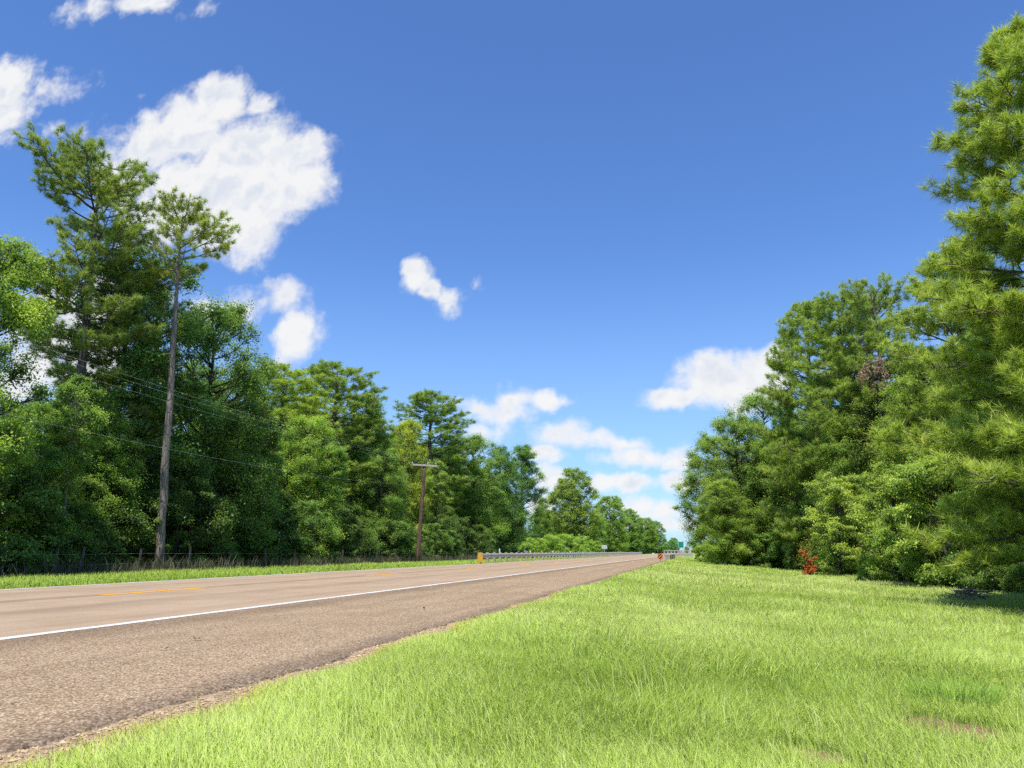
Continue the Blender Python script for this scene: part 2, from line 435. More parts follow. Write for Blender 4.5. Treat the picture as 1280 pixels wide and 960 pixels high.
def make_world():
    w = bpy.data.worlds.new('World'); SC.world = w; w.use_nodes = True
    nt = w.node_tree; nt.nodes.clear(); g = G(nt)
    out = g.n('ShaderNodeOutputWorld'); bg = g.n('ShaderNodeBackground'); g.link(bg.outputs[0], out.inputs[0])
    sky = g.n('ShaderNodeTexSky', sky_type='NISHITA'); sky.sun_disc = False
    sky.sun_elevation = R(SUN_EL); sky.sun_rotation = math.atan2(sv.x, sv.y)
    sky.air_density = 1.0; sky.dust_density = .35; sky.ozone_density = 1.6; sky.altitude = 0
    w.cycles.sampling_method = 'MANUAL'; w.cycles.sample_map_resolution = 256
    tc = g.n('ShaderNodeTexCoord'); D = tc.outputs['Generated']
    s = g.n('ShaderNodeSeparateXYZ'); g.link(D, s.inputs[0])
    yy = g.math('MAXIMUM', s.outputs['Y'], .02)
    u = g.math('DIVIDE', s.outputs['X'], yy); v = g.math('DIVIDE', s.outputs['Z'], yy)
    front = g.range(s.outputs['Y'], .05, .2)
    def uv(px, py):
        d = ray(px, py); return d[0] / d[1], d[2] / d[1]
    cmb = g.n('ShaderNodeCombineXYZ'); g.link(u, cmb.inputs[0]); g.link(v, cmb.inputs[1]); UV = cmb.outputs[0]
    # billowing edges: the plane is pushed about by two sizes of noise
    w1 = g.noise(UV, 9.0, 2, .5, 0, 'Color', '2D'); w2 = g.noise(UV, 34.0, 4, .62, 0, 'Color', '2D')
    off = g.vmath('ADD', g.vmath('MULTIPLY', g.vmath('SUBTRACT', w1, (.5, .5, .5)), (.050, .042, 0)),
                  g.vmath('MULTIPLY', g.vmath('SUBTRACT', w2, (.5, .5, .5)), (.022, .018, 0)))
    W = g.vmath('ADD', UV, off)
    field = None; under = None
    for (px, py, rx, ry, k) in CLOUDS:
        cu, cv = uv(px, py); ru = abs(uv(px + rx, py)[0] - cu); rv = abs(uv(px, py - ry)[1] - cv)
        vm = g.n('ShaderNodeVectorMath', operation='MULTIPLY_ADD')
        g.set(vm, 0, W); g.set(vm, 1, (1 / ru, 1 / rv, 0)); g.set(vm, 2, (-cu / ru, -cv / rv, 0))
        f = g.math('MULTIPLY_ADD', g.vmath('LENGTH', vm.outputs[0]), -k, 1.16 * k + .06)
        if field is None: field = f
        else:
            x = g.n('ShaderNodeMath', operation='SMOOTH_MAX'); g.set(x, 0, field); g.set(x, 1, f); g.set(x, 2, .16); field = x.outputs[0]
    fb = g.noise(UV, 18.0, 8, .60, 0, dims='2D')
    vor = g.n('ShaderNodeTexVoronoi', feature='F1'); vor.voronoi_dimensions = '2D'; g.set(vor, 'Vector', W); g.set(vor, 'Scale', 26.0); g.set(vor, 'Detail', 2.0)
    g.set(vor, 'Roughness', .55); vor.normalize = True
    bil = g.math('SUBTRACT', .36, vor.outputs['Distance'])
    field = g.math('ADD', field, g.math('ADD', g.math('MULTIPLY', g.math('SUBTRACT', fb, .5), 1.05), g.math('MULTIPLY', bil, .6)))
    alpha = g.math('MULTIPLY', g.range(field, -.06, .68), front)
    # soft grey modelling inside
    lo_a = g.noise(UV, 15.0, 3, .55, dims='2D'); lo_b = g.noise(g.vmath('ADD', UV, (-.006, .020, 0)), 15.0, 3, .55, dims='2D')
    light = g.math('SUBTRACT', lo_a, lo_b)
    thick = g.range(field, .35, 1.1)
    shade = g.math('MAXIMUM', g.range(light, -.20, .10), g.math('SUBTRACT', 1.0, thick))
    col = g.mix(shade, rgb(.79, .84, .93), rgb(1.0, 1.0, 1.0))
    col = g.mix(1.0, col, rgb(CLOUD_V, CLOUD_V, CLOUD_V), 'MULTIPLY')
    hsv = g.mix(1.0, sky.outputs[0], rgb(*SKY_TINT), 'MULTIPLY')
    # summer haze, whitening low down
    el = s.outputs['Z']
    haze = g.range(el, .40, -.02, 0, .45)
    hsv = g.mix(haze, hsv, rgb(*HAZE))
    fin = g.mix(g.math('MULTIPLY', alpha, .97), hsv, col)
    g.set(bg, 'Color', fin); g.set(bg, 'Strength', .10)
CLOUD_V = 9.3
SKY_TINT = (.96, 1.36, 1.98)
HAZE = (5.0, 7.6, 10.4)
make_world()

# ------------------------------------------------------------------ ground, road, markings
def axis(segs):
    out = []
    for a, b, st in segs: out += list(np.arange(a, b, st))
    return np.array(out + [segs[-1][1]])

def grid_mesh(xs, ys, zf):
    XX, YY = np.meshgrid(xs, ys)
    ZZ = zf(XX, YY)
    V = np.stack([XX, YY, ZZ], -1).reshape(-1, 3)
    nx = len(xs); i = np.arange(len(ys) - 1)[:, None] * nx + np.arange(nx - 1)[None]
    Q = np.stack([i, i + 1, i + nx + 1, i + nx], -1).reshape(-1, 4)
    return V, Q

gx = axis([(-6000, -1000, 1000), (-1000, -100, 100), (-100, -40, 6), (-40, -14, 1), (-14, -13.4, .1), (-13.4, -3.0, 1.3), (-3.0, -2.0, .05), (-2.0, 4, .2), (4, 14, .5), (14, 40, 4), (40, 100, 12), (100, 1000, 100), (1000, 6000, 1000)])
gy = axis([(-200, -20, 30), (-20, 0, 2), (0, 14, .12), (14, 40, .5), (40, 120, 2), (120, 400, 20), (400, 1000, 100), (1000, 8000, 1000)])
V, Q = grid_mesh(gx, gy, zground)
M['ground'] = ground_material()
tag(build('ground', V, Q, mat=M['ground'], smooth_sh=True), 'rough grassy roadside ground falling away from the road', kind='structure')

XL, XR = -14.0, -2.66
ry = axis([(-40, 0, 2), (0, 16, .025), (16, 40, .15), (40, 120, 1), (120, 600, 10)])
jit = ((fbm(ry * 1.3, ry * 0 + 2.2, 9, 3) - .5) * .26 + (fbm(ry * 5, ry * 0 + 7.7, 12, 4) - .5) * .17 + (vnoise(ry * 28, ry * 0 + 1, 4) - .5) * .035)
cols = [(XL - .02, -.12), (XL, -.004)] + [(x, 0.0) for x in (-13.6, -12, -10, -8, -6, -4, -3.2)]
Vr = []
for (x, z) in cols: Vr.append(np.stack([np.full_like(ry, x), ry, np.full_like(ry, z)], -1))
ex = XR + jit
for (dx, z, nz) in ((-.16, -.001, .3), (-.05, -.009, .7), (0, -.016, 1), (.03, -.034, .8), (.04, -.12, .2)):
    b = vnoise(ry * 21, ry * 0 + dx * 50, 8) - .5
    Vr.append(np.stack([ex + dx + b * .025 * nz, ry, z + b * .016 * nz * np.ones_like(ry)], -1))
nc = len(Vr); Vr = np.stack(Vr, 1).reshape(-1, 3)
i = np.arange(len(ry) - 1)[:, None] * nc + np.arange(nc - 1)[None]
Qr = np.stack([i, i + 1, i + nc + 1, i + nc], -1).reshape(-1, 4)
M['road'] = road_material()
tag(build('road', Vr, Qr, mat=M['road']), 'reddish tan two lane chip seal road with a wide shoulder', kind='structure')

def strip(name, x0, x1, y0, y1, mat, label, z=.004):
    ys = np.arange(y0, y1 + .01, .25) if y1 - y0 < 5 else axis([(y0, 60, .5), (60, y1, 10)])
    j0 = (vnoise(ys * 3, ys * 0, 5) - .5) * .022; j1 = (vnoise(ys * 3, ys * 0 + 9, 6) - .5) * .022
    V = np.concatenate([np.stack([x0 + j0, ys, ys * 0 + z], -1), np.stack([x1 + j1, ys, ys * 0 + z], -1)])
    n = len(ys); k = np.arange(n - 1)
    return tag(build(name, V, np.stack([k, k + n, k + n + 1, k + 1], -1), mat=mat), label, kind='structure')
M['white_paint'] = paint_material('white_road_paint', (.78, .76, .68), .74)
M['white_worn'] = paint_material('worn_white_road_paint', (.72, .69, .62), .70)
M['yellow_paint'] = paint_material('yellow_road_paint', (.90, .42, .02), .84)
strip('edge_line', -6.075, -5.93, -20, 560, M['white_paint'], 'solid white edge line between lane and near shoulder')
strip('edge_line', -13.80, -13.60, -20, 560, M['white_worn'], 'worn white edge line along the far side of the road')
for k in range(9):
    y0 = 11.9 + k * 11.3
    strip('lane_dash', -10.43, -10.18, y0, y0 + 3.0, M['yellow_paint'], 'yellow centre dash on the road')

# ------------------------------------------------------------------ grass
def blades(P, hgt, wid, lean_dir, lean, tint_base, tint_tip, r):
    """P (n,3) roots; every blade is a bent strip: quad + triangle"""
    n = len(P)
    face = r.uniform(0, 2 * math.pi, n)
    side = np.stack([np.cos(face), np.sin(face), np.zeros(n)], -1)
    ld = np.stack([np.cos(lean_dir), np.sin(lean_dir), np.zeros(n)], -1)
    h = hgt[:, None]; w = wid[:, None]; l = lean[:, None]
    up = np.array([0, 0, 1.0])
    mid = P + up * h * .55 * np.sqrt(np.maximum(1 - (l * .35) ** 2, .1)) + ld * h * l * .30
    tip = P + up * h * np.sqrt(np.maximum(1 - (l * .75) ** 2, .08)) + ld * h * l * .95
    V = np.stack([P - side * w * .5, P + side * w * .5, mid + side * w * .42, mid - side * w * .42, tip], 1).reshape(-1, 3)
    b = np.arange(n) * 5
    Q = np.stack([b, b + 1, b + 2, b + 3], -1); T = np.stack([b + 3, b + 2, b + 4], -1)
    tint = np.stack([tint_base, tint_base, (tint_base + tint_tip) / 2, (tint_base + tint_tip) / 2, tint_tip], 1).ravel()
    return V, Q, T, tint

def stack_meshes(parts):
    Vs, Qs, Ts, ts = [], [], [], []; n = 0
    for V, Q, T, t in parts:
        Vs.append(V); Qs.append(Q + n); Ts.append(T + n); ts.append(t); n += len(V)
    return np.concatenate(Vs), np.concatenate(Qs), np.concatenate(Ts), np.concatenate(ts)

def wood_edge(y):        # x of the right-hand wood's edge
    return np.interp(y, [0, 22, 25, 46, 77, 120], [8.6, 8.6, 8.2, 6.9, 1.2, 0.5])

def right_grass(y0, y1, dens, w, h, r, in_view=True):
    x0, x1 = -2.35, 10.5
    n = int((y1 - y0) * (x1 - x0) * dens)
    x = r.uniform(x0 - .2, x1, n); y = r.uniform(y0, y1, n)
    # only the ground a nearby viewpoint could look at
    keep = (x < y * .42 + 1.6) & (x > -y * 1.3 - 1) & (x < wood_edge(y) + .8)
    ed = -2.46 + (fbm(y * 1.1, y * 0 + 4, 21, 4) - .5) * .45
    keep &= x > ed
    clump = fbm(x * 1.1, y * 1.1, 31, 3)
    fine = fbm(x * 6, y * 6, 33, 2)
    keep &= r.uniform(0, 1, n) < .30 + 1.15 * fine * (.55 + clump)
    for (cx, cyy, rr) in PATCHES:
        d = np.hypot(x - cx, y - cyy) + (fbm(x * 5, y * 5, 44) - .5) * .25
        keep &= (d > rr * .75) | (r.uniform(0, 1, n) < .10)
    x, y, clump, fine, ed = x[keep], y[keep], clump[keep], fine[keep], ed[keep]; n = len(x)
    P = np.stack([x, y, zground(x, y) - .01], -1)
    young = smooth(-.05, .45, x - ed)
    hh = h * r.uniform(.55, 1.25, n) * (.6 + .8 * clump) * (.45 + .55 * young)
    ww = w * r.uniform(.7, 1.3, n)
    ld = fbm(x * .55, y * .55, 51, 3) * 9 + r.normal(0, 1.25, n)
    lean = np.clip(r.normal(.60, .33, n), .03, 1.2)
    tone = fbm(x * .33, y * .33, 61, 3)
    tb = np.clip(.12 + .18 * r.random(n) + .35 * (tone - .5), 0, 1)
    tt = np.clip(.52 + 1.4 * (tone - .5) + .5 * (clump - .5) + r.normal(0, .30, n), .0, 1)
    straw = r.random(n) < .10
    tt[straw] = np.clip(tt[straw] + .45, 0, 1); tb[straw] = .6
    return blades(P, hh, ww, ld, lean, tb, tt, r)

g_r = np.random.default_rng(77)
near = stack_meshes([right_grass(1.6, 6.5, 8500, .0033, .125, g_r), right_grass(6.5, 12, 3600, .0050, .14, g_r),
                     right_grass(12, 22, 1300, .0085, .165, g_r), right_grass(22, 45, 400, .015, .18, g_r), right_grass(45, 120, 90, .028, .20, g_r)])
tag(build('grass', near[0], near[1], near[2], near[3], M['grass']), 'long bright yellow green grass covering the verge right of the road', 'grass', kind='stuff')

# seed stalks standing over the grass belong to it
n = 26000
x = g_r.uniform(-2.0, 10, n); y = 1.8 + 38 * g_r.random(n) ** 1.6
k = (x < y * .42 + 1.2) & (x < wood_edge(y)) & (g_r.random(n) < .25 + 1.2 * fbm(x * .5, y * .5, 91))
x, y = x[k], y[k]; n = len(x)
V, Q, T, t = blades(np.stack([x, y, zground(x, y)], -1), g_r.uniform(.14, .27, n), .0017 + .00042 * y, fbm(x * .6, y * .6, 12) * 8 + g_r.normal(0, .6, n),
                    g_r.uniform(.05, .55, n), g_r.uniform(.45, .7, n), g_r.uniform(.8, 1, n), g_r)
tag(build('seed_stalks', V, Q, T, t, M['grass']), 'thin pale seed stalks among the grass', 'grass', kind='stuff')

def left_grass():
    r = g_r; parts = []
    for (y0, y1, dens, w) in ((8, 30, 170, .016), (30, 60, 90, .026), (60, 140, 32, .045)):
        n = int((y1 - y0) * 8.6 * dens)
        x = r.uniform(-22.4, -14.05, n); y = r.uniform(y0, y1, n)
        k = r.random(n) < .25 + 1.1 * fbm(x * .8, y * .5, 17) * smooth(-13.9, -15.2, x) + .05
        x, y = x[k], y[k]; n = len(x)
        hh = r.uniform(.10, .26, n) * (.6 + .8 * fbm(x, y, 18)) * (.35 + .65 * smooth(-14, -15.4, x))
        tone = fbm(x * .5, y * .25, 19)
        parts.append(blades(np.stack([x, y, zground(x, y) - .01], -1), hh, w * r.uniform(.7, 1.3, n), r.uniform(0, 6.28, n), r.uniform(.1, .9, n),
                            np.clip(.1 + .2 * r.random(n), 0, 1), np.clip(.30 + .8 * (tone - .5) + r.normal(0, .15, n), .05, 1), r))
    return stack_meshes(parts)
V, Q, T, t = left_grass()
tag(build('verge_grass', V, Q, T, t, M['grass']), 'strip of short green grass along the far side of the road', 'grass', kind='stuff')

n = 5200
y = 1.7 + 14 * g_r.random(n) ** 1.5; x = -2.50 + np.abs(g_r.normal(0, .22, n)) + (fbm(y * 1.1, y * 0 + 4, 21, 4) - .5) * .45
k = g_r.random(n) < 1.5 * fbm(y * 2.2, x * 2.2, 29); x, y = x[k], y[k]; n = len(x)
V, Q, T, t = blades(np.stack([x, y, zground(x, y)], -1), g_r.uniform(.04, .11, n), .0022 + .0004 * y, g_r.uniform(0, 6.28, n), g_r.uniform(.5, 1.25, n),
                    g_r.uniform(.2, .7, n), g_r.uniform(.55, 1, n), g_r)
dth = build('dry_grass', V, Q, T, t, M['grass']); dth.color = (.92, .72, .62, 1)
tag(dth, 'short dry grass creeping over the gravel beside the pavement', 'grass', kind='stuff')
n = 9000
x = -20.9 - np.abs(g_r.normal(0, .9, n)); y = g_r.uniform(10, 80, n)
kk = g_r.random(n) < fbm(y * .6, x, 72) * 1.3; x, y = x[kk], y[kk]; n = len(x)
V, Q, T, t = blades(np.stack([x, y, zground(x, y)], -1), g_r.uniform(.3, .85, n), g_r.uniform(.012, .03, n), g_r.uniform(0, 6.28, n), g_r.uniform(.1, .9, n),
                    g_r.uniform(0, .4, n), g_r.uniform(.2, .95, n), g_r)
tag(build('weeds', V, Q, T, t, M['weed']), 'dark dry weeds along the foot of the far wood', 'weeds', kind='stuff')

tx, ty = 1.73, 6.31
n = 520; a_ = g_r.uniform(0, 6.28, n); q_ = .20 * np.sqrt(g_r.random(n))
V, Q, T, t = blades(np.stack([q_ * np.cos(a_) * 1.4, q_ * np.sin(a_), np.full(n, -.01)], -1), g_r.uniform(.14, .27, n), np.full(n, .005), a_, g_r.uniform(.15, .9, n),
                    g_r.uniform(0, .15, n), g_r.uniform(.1, .5, n), g_r)
tuft = build('grass_tuft', V, Q, T, t, M['grass']); tuft.location = (tx, ty, zg(tx, ty)); tuft.color = (.75, .9, .8, 1)
tag(tuft, 'darker green tuft of grass just behind the bare reddish patch', 'grass tuft')
# crumbs of broken pavement along the near edge
n = 9000
y = 1.6 + 13 * g_r.random(n) ** 1.5; x = -2.63 + np.abs(g_r.normal(0, .15, n)) + (fbm(y * 1.3, y * 0 + 2.2, 9, 3) - .5) * .26
sz = .004 + .012 * g_r.random(n) ** 3
c = np.stack([x, y, zground(x, y) + sz * .3], -1)
oct_ = np.array([[1, 0, 0], [-1, 0, 0], [0, 1, 0], [0, -1, 0], [0, 0, 1], [0, 0, -1]], float)
V = c[:, None] + oct_[None] * sz[:, None, None] * g_r.uniform(.5, 1.3, (n, 6, 1)) * np.array([1, 1, .7])
T0 = np.array([[0, 2, 4], [2, 1, 4], [1, 3, 4], [3, 0, 4], [2, 0, 5], [1, 2, 5], [3, 1, 5], [0, 3, 5]])
T = (np.arange(n)[:, None, None] * 6 + T0[None]).reshape(-1, 3)
M['gravel'] = plain_material('gravel_crumbs', (.50, .35, .20), .95, 0, .6, 25)
tag(build('gravel', V.reshape(-1, 3), None, T, mat=M['gravel']), 'loose gravel crumbled from the pavement edge', 'gravel', kind='stuff')

# ------------------------------------------------------------------ trees
def leaf_cards(P, axis_, nrm, L, W, r):
    n = len(P)
    a = unit(axis_); s = unit(np.cross(nrm, a)); nn = np.cross(a, s)
    L = L[:, None]; W = W[:, None]
    V = np.stack([P - a * L * .5, P + s * W * .5 - a * L * .06 + nn * W * .16, P + a * L * .5 - nn * L * .10, P - s * W * .5 - a * L * .06 + nn * W * .16], 1)
    Q = np.arange(n * 4).reshape(-1, 4)
    return V.reshape(-1, 3), Q

def curve(p0, p1, bend, k=5):
    t = np.linspace(0, 1, k)[:, None]
    m = (p0 + p1) / 2 + bend
    return (1 - t) ** 2 * p0 + 2 * t * (1 - t) * m + t ** 2 * p1

def make_broadleaf(seed, H, Rc, base, prof, n_clump, n_leaf, L=.12, clump_r=(.45, 1.0), flat=.7, name='broadleaf_tree', bark='bark', leafmat='leaf',
                   trunk_r=None, gap=.35, droop=0.0, inner=.25):
    """crown from leaf clumps hung on limbs. prof: list of (height fraction, radius fraction)"""
    r = np.random.default_rng(seed)
    root = thing(name, (0, 0, 0), '', 'tree' if name != 'shrub' else 'shrub')
    tr = trunk_r or H * .013 + .03
    zt = np.linspace(0, H * .93, 12)
    wx = np.cumsum(r.normal(0, .035, 12)) * H / 12; wy = np.cumsum(r.normal(0, .035, 12)) * H / 12
    tp = np.stack([wx - wx[0], wy - wy[0], zt], -1); tp[0, 2] = -.15
    rad = tr * np.interp(zt / H, [0, .04, .15, .5, 1], [1.5, 1.15, 1, .65, .12])
    mb = MB(); mb.tube(tp, rad, 9, wob=r.normal(0, .06, (12, 9)))
    ph, pr = np.array([p[0] for p in prof]), np.array([p[1] for p in prof])
    zz = np.linspace(0, 1, 200); wgt = np.interp(zz, ph, pr) + .05 + .35 * zz ** 2
    cdf = np.cumsum(wgt); cdf /= cdf[-1]
    t = np.interp(r.random(n_clump), cdf, zz); th = r.uniform(0, 2 * math.pi, n_clump)
    lump = .74 + .8 * (fbm(th * 1.6 + seed, t * 6, seed) - .38)
    rr = np.interp(t, ph, pr) * Rc * lump
    q = np.where(r.random(n_clump) < inner, r.uniform(.2, .7, n_clump), r.uniform(.80, 1.0, n_clump))
    hz = H * (base + (1 - base) * t)
    C = np.stack([np.cos(th) * rr * q, np.sin(th) * rr * q, hz], -1)
    C[:, 0] += np.interp(hz, zt, tp[:, 0]); C[:, 1] += np.interp(hz, zt, tp[:, 1])
    cr = (clump_r[0] + (clump_r[1] - clump_r[0]) * r.random(n_clump) ** 1.4) * (1 - .3 * t)
    C[:, 2] = np.minimum(C[:, 2], H - cr * flat * .8)
    # open holes
    hole = fbm(th * 2.1, t * 7, seed + 9, 2); keep = hole > np.quantile(hole, gap * .5)
    C, cr, t, th = C[keep], cr[keep], t[keep], th[keep]; nc = len(C)
    # limbs
    order = np.argsort(-np.hypot(C[:, 0], C[:, 1]))
    for j, ci in enumerate(order):
        c = C[ci]; dist = math.hypot(c[0], c[1])
        if j % 2 and dist > .4: continue
        h0 = max(H * .12, c[2] - dist * r.uniform(.35, .9)); h0 = min(h0, H * .88)
        p0 = np.array([np.interp(h0, zt, tp[:, 0]), np.interp(h0, zt, tp[:, 1]), h0])
        pts = curve(p0, c, np.array([0, 0, -dist * .12]) + r.normal(0, .08, 3) * dist, 5)
        b0 = min(.35 * tr, .012 + .018 * dist)
        mb.tube(pts, np.linspace(b0, .008, 5), 5)
        for _ in range(3):
            e = c + rdir(1, r)[0] * cr[ci] * .8
            mb.tube(curve(pts[3], e, r.normal(0, .05, 3), 3), [b0 * .35, b0 * .25, .004], 4, cap=False)
    tk = mb.build('trunk', M[bark], root, True)
    # leaves
    per = (cr ** 2); per = per / per.sum()
    idx = r.choice(nc, n_leaf, p=per)
    d = rdir(n_leaf, r); outw = unit(np.stack([np.cos(th[idx]), np.sin(th[idx]), np.full(n_leaf, .55)], -1))
    d = unit(d + .45 * outw)
    rad_ = cr[idx] * np.clip(np.abs(r.normal(.62, .34, n_leaf)), 0, 1.6) * (1 + .5 * (vnoise(d[:, 0] * 4 + idx * 3.1, d[:, 1] * 4 + d[:, 2] * 3, seed) - .5))
    fl = flat * r.uniform(.55, 1.2, nc); tl = r.normal(0, .25, (nc, 2))
    P = C[idx] + d * rad_[:, None] * np.stack([np.ones(n_leaf), np.ones(n_leaf), fl[idx]], -1)
    P[:, 2] += (d[:, 0] * tl[idx, 0] + d[:, 1] * tl[idx, 1]) * rad_
    P[:, 2] = np.minimum(P[:, 2], H * 1.01)
    P[:, 2] -= droop * (rad_ ** 2) * r.random(n_leaf)
    P[:, 2] = np.maximum(P[:, 2], .02)
    nrm = unit(d * .55 + np.array([0, 0, .55]) + r.normal(0, .5, (n_leaf, 3)))
    ax = unit(np.cross(nrm, rdir(n_leaf, r))); ax[:, 2] -= .25 + droop; ax = unit(ax)
    Ls = L * r.uniform(.5, 1.4, n_leaf)
    V, Q = leaf_cards(P, ax, nrm, Ls, Ls * r.uniform(.48, .72, n_leaf), r)
    ct = r.normal(0, .10, nc)
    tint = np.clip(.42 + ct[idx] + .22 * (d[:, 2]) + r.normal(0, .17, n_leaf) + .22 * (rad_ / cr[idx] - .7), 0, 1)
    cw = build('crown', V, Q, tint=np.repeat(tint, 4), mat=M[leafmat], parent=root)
    KIDS[root.name] = [tk, cw]
    root['h'] = H
    return root

def make_pine(seed, H, base, n_br, len_prof, n_sub, tuft_n, needle=.23, nw=.011, up_prof=None, trunk_r=.2, lean=(0, 0), gaps=.0, dead=0, sag=.10, name='pine_tree',
              tuft_gap=.30, az_bias=None, curve_up=.10, tier=0):
    r = np.random.default_rng(seed)
    root = thing(name, (0, 0, 0), '', 'pine tree')
    zt = np.linspace(0, H * .985, 16)
    f = zt / H
    wob = np.cumsum(r.normal(0, .02, (16, 2)), 0) * H / 16
    tp = np.concatenate([wob - wob[0] + np.outer(f ** 1.2, np.array(lean)), zt[:, None]], 1); tp[0, 2] = -.2
    rad = trunk_r * np.interp(f, [0, .02, .06, .5, .85, 1], [1.35, 1.1, 1, .72, .35, .05])
    mb = MB(); mb.tube(tp, rad, 12, wob=r.normal(0, .05, (16, 12)))
    def tpos(h): return np.array([np.interp(h, zt, tp[:, 0]), np.interp(h, zt, tp[:, 1]), h])
    lp = np.array(len_prof); up = np.array(up_prof or [(0, -.05), (.5, .25), (1, .9)])
    TP, TD, TT = [], [], []
    ga = 2.39996
    for i in range(n_br):
        t = (i + r.random()) / n_br
        if r.random() < gaps: continue
        if tier: t = min(1, (math.floor(t * tier) + .5 + r.normal(0, .26)) / tier)
        h = H * (base + (1 - base) * t); az = i * ga + r.normal(0, .35)
        Lb = np.interp(t, lp[:, 0], lp[:, 1]) * r.uniform(.65, 1.12)
        if az_bias is not None: Lb *= 1 + az_bias[1] * math.cos(az - az_bias[0])
        if Lb < .15: continue
        u = np.interp(t, up[:, 0], up[:, 1]) + r.normal(0, .12)
        p0 = tpos(h)
        d = np.array([math.cos(az), math.sin(az), u]); d /= np.linalg.norm(d)
        p1 = p0 + d * Lb; p1[2] = min(p1[2], H * 1.0)
        pts = curve(p0, p1, np.array([0, 0, -sag * Lb]) + r.normal(0, .05, 3) * Lb, 7)
        b0 = min(.32 * trunk_r, .010 + .013 * Lb)
        mb.tube(pts, np.linspace(b0, .007, 7), 5)
        ns = max(3, int(n_sub * (.45 + .55 * Lb / lp[:, 1].max())))
        for k in range(ns):
            s = tuft_gap + (1 - tuft_gap) * (k + r.random()) / ns
            q = np.array([np.interp(s * 6, range(7), pts[:, m]) for m in range(3)])
            sl = (1.0 - .62 * s) * Lb * r.uniform(.20, .44) + .16
            sd = az + (1 if k % 2 else -1) * r.uniform(.35, 1.15)
            e = q + np.array([math.cos(sd), math.sin(sd), r.uniform(-.05, .6)]) * sl
            sp_ = curve(q, e, np.array([0, 0, -curve_up * sl]), 4)
            mb.tube(sp_, np.linspace(b0 * .4, .005, 4), 4, cap=False)
            nt_ = max(3, int(sl / .12))
            dd = (e - q) / max(np.linalg.norm(e - q), 1e-6)
            for m in range(nt_):                     # needles gather in round puffs at the shoot ends
                w = r.uniform(.86, 1.0) if m < 3 else r.uniform(.35, .8)
                pp = q + (e - q) * w + r.normal(0, .055, 3)
                TP.append(pp); TD.append(dd * .6 + np.array([0, 0, .7]) + r.normal(0, .35, 3)); TT.append(t)
        TP.append(pts[-1]); TD.append(d + np.array([0, 0, .5])); TT.append(t)
    for k in range(dead):
        h = H * (base - .25 * (k + .5) / dead); az = r.uniform(0, 6.28); Lb = r.uniform(.35, 1.3)
        p0 = tpos(h); p1 = p0 + np.array([math.cos(az), math.sin(az), r.uniform(-.15, .4)]) * Lb
        mb.tube(curve(p0, p1, r.normal(0, .08, 3), 5), np.linspace(.03, .006, 5), 5)
    tk = mb.build('trunk', M['pine_bark'], root, True)
    TP = np.array(TP); TD = unit(np.array(TD)); n = len(TP)
    N = n * tuft_n
    idx = np.repeat(np.arange(n), tuft_n)
    d = unit(TD[idx] * .70 + rdir(N, r) * .90)
    st = TP[idx] + TD[idx] * r.uniform(-.10, .08, (N, 1))
    ln = needle * r.uniform(.7, 1.15, N)
    side = unit(np.cross(d, rdir(N, r))) * nw * r.uniform(.7, 1.3, (N, 1))
    tip = st + d * ln[:, None]; tip[:, 2] -= .12 * ln
    V = np.stack([st - side * .5, st + side * .5, tip], 1).reshape(-1, 3)
    tuft_t = r.normal(0, .11, n)
    base_t = np.clip(.40 + tuft_t[idx] + .26 * d[:, 2] + r.normal(0, .10, N), 0, 1)  # upward needles tinted brighter: light on the puff tops painted into the colour
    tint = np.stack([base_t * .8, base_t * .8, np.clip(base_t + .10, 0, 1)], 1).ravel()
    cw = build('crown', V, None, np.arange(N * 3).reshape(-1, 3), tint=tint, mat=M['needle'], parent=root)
    KIDS[root.name] = [tk, cw]
    root['h'] = H
    return root

OVAL = [(0, .6), (.12, .88), (.4, 1), (.7, .90), (.88, .62), (1, .22)]
WIDE = [(0, .55), (.2, .9), (.5, 1), (.8, .88), (.94, .60), (1, .3)]
CONE = [(0, .9), (.15, 1), (.45, .88), (.75, .62), (.93, .32), (1, .10)]
COLUMN = [(0, .7), (.2, .9), (.6, 1), (.85, .82), (1, .3)]
SHRUB = [(0, .85), (.3, 1), (.65, .8), (.9, .45), (1, .15)]

PROTO = {}
PROTO['oval'] = make_broadleaf(1, 12, 3.0, .05, OVAL, 330, 110000, .092, (.32, 1.0), .95, gap=.35)
PROTO['wide'] = make_broadleaf(2, 12, 3.4, .06, WIDE, 360, 120000, .092, (.32, 1.0), .95, gap=.35)
PROTO['cone'] = make_broadleaf(3, 12, 2.9, .03, CONE, 330, 105000, .092, (.32, 1.0), .95, gap=.35)
PROTO['column'] = make_broadleaf(4, 12, 2.3, .08, COLUMN, 260, 80000, .09, (.3, .85), .95, gap=.45)
PROTO['ragged'] = make_broadleaf(5, 12, 3.0, .14, WIDE, 260, 90000, .092, (.35, 1.0), .95, gap=.6)
PROTO['shrub_a'] = make_broadleaf(6, 3.6, 1.7, .02, SHRUB, 110, 28000, .082, (.2, .6), .9, name='shrub', trunk_r=.05)
PROTO['shrub_b'] = make_broadleaf(7, 3.4, 1.9, .02, WIDE, 110, 28000, .082, (.22, .65), .8, name='shrub', trunk_r=.05, droop=.25)
PROTO['spray'] = make_broadleaf(8, 5.2, 2.1, .03, WIDE, 170, 48000, .085, (.25, .70), .55, name='shrub', trunk_r=.07, droop=.35, gap=.5)
PROTO['far_a'] = make_broadleaf(9, 14, 4.6, .02, OVAL, 440, 80000, .19, (.6, 1.35), gap=0, inner=.35)
PROTO['far_b'] = make_broadleaf(10, 14, 5.2, .02, WIDE, 460, 84000, .19, (.6, 1.4), gap=0, inner=.35)
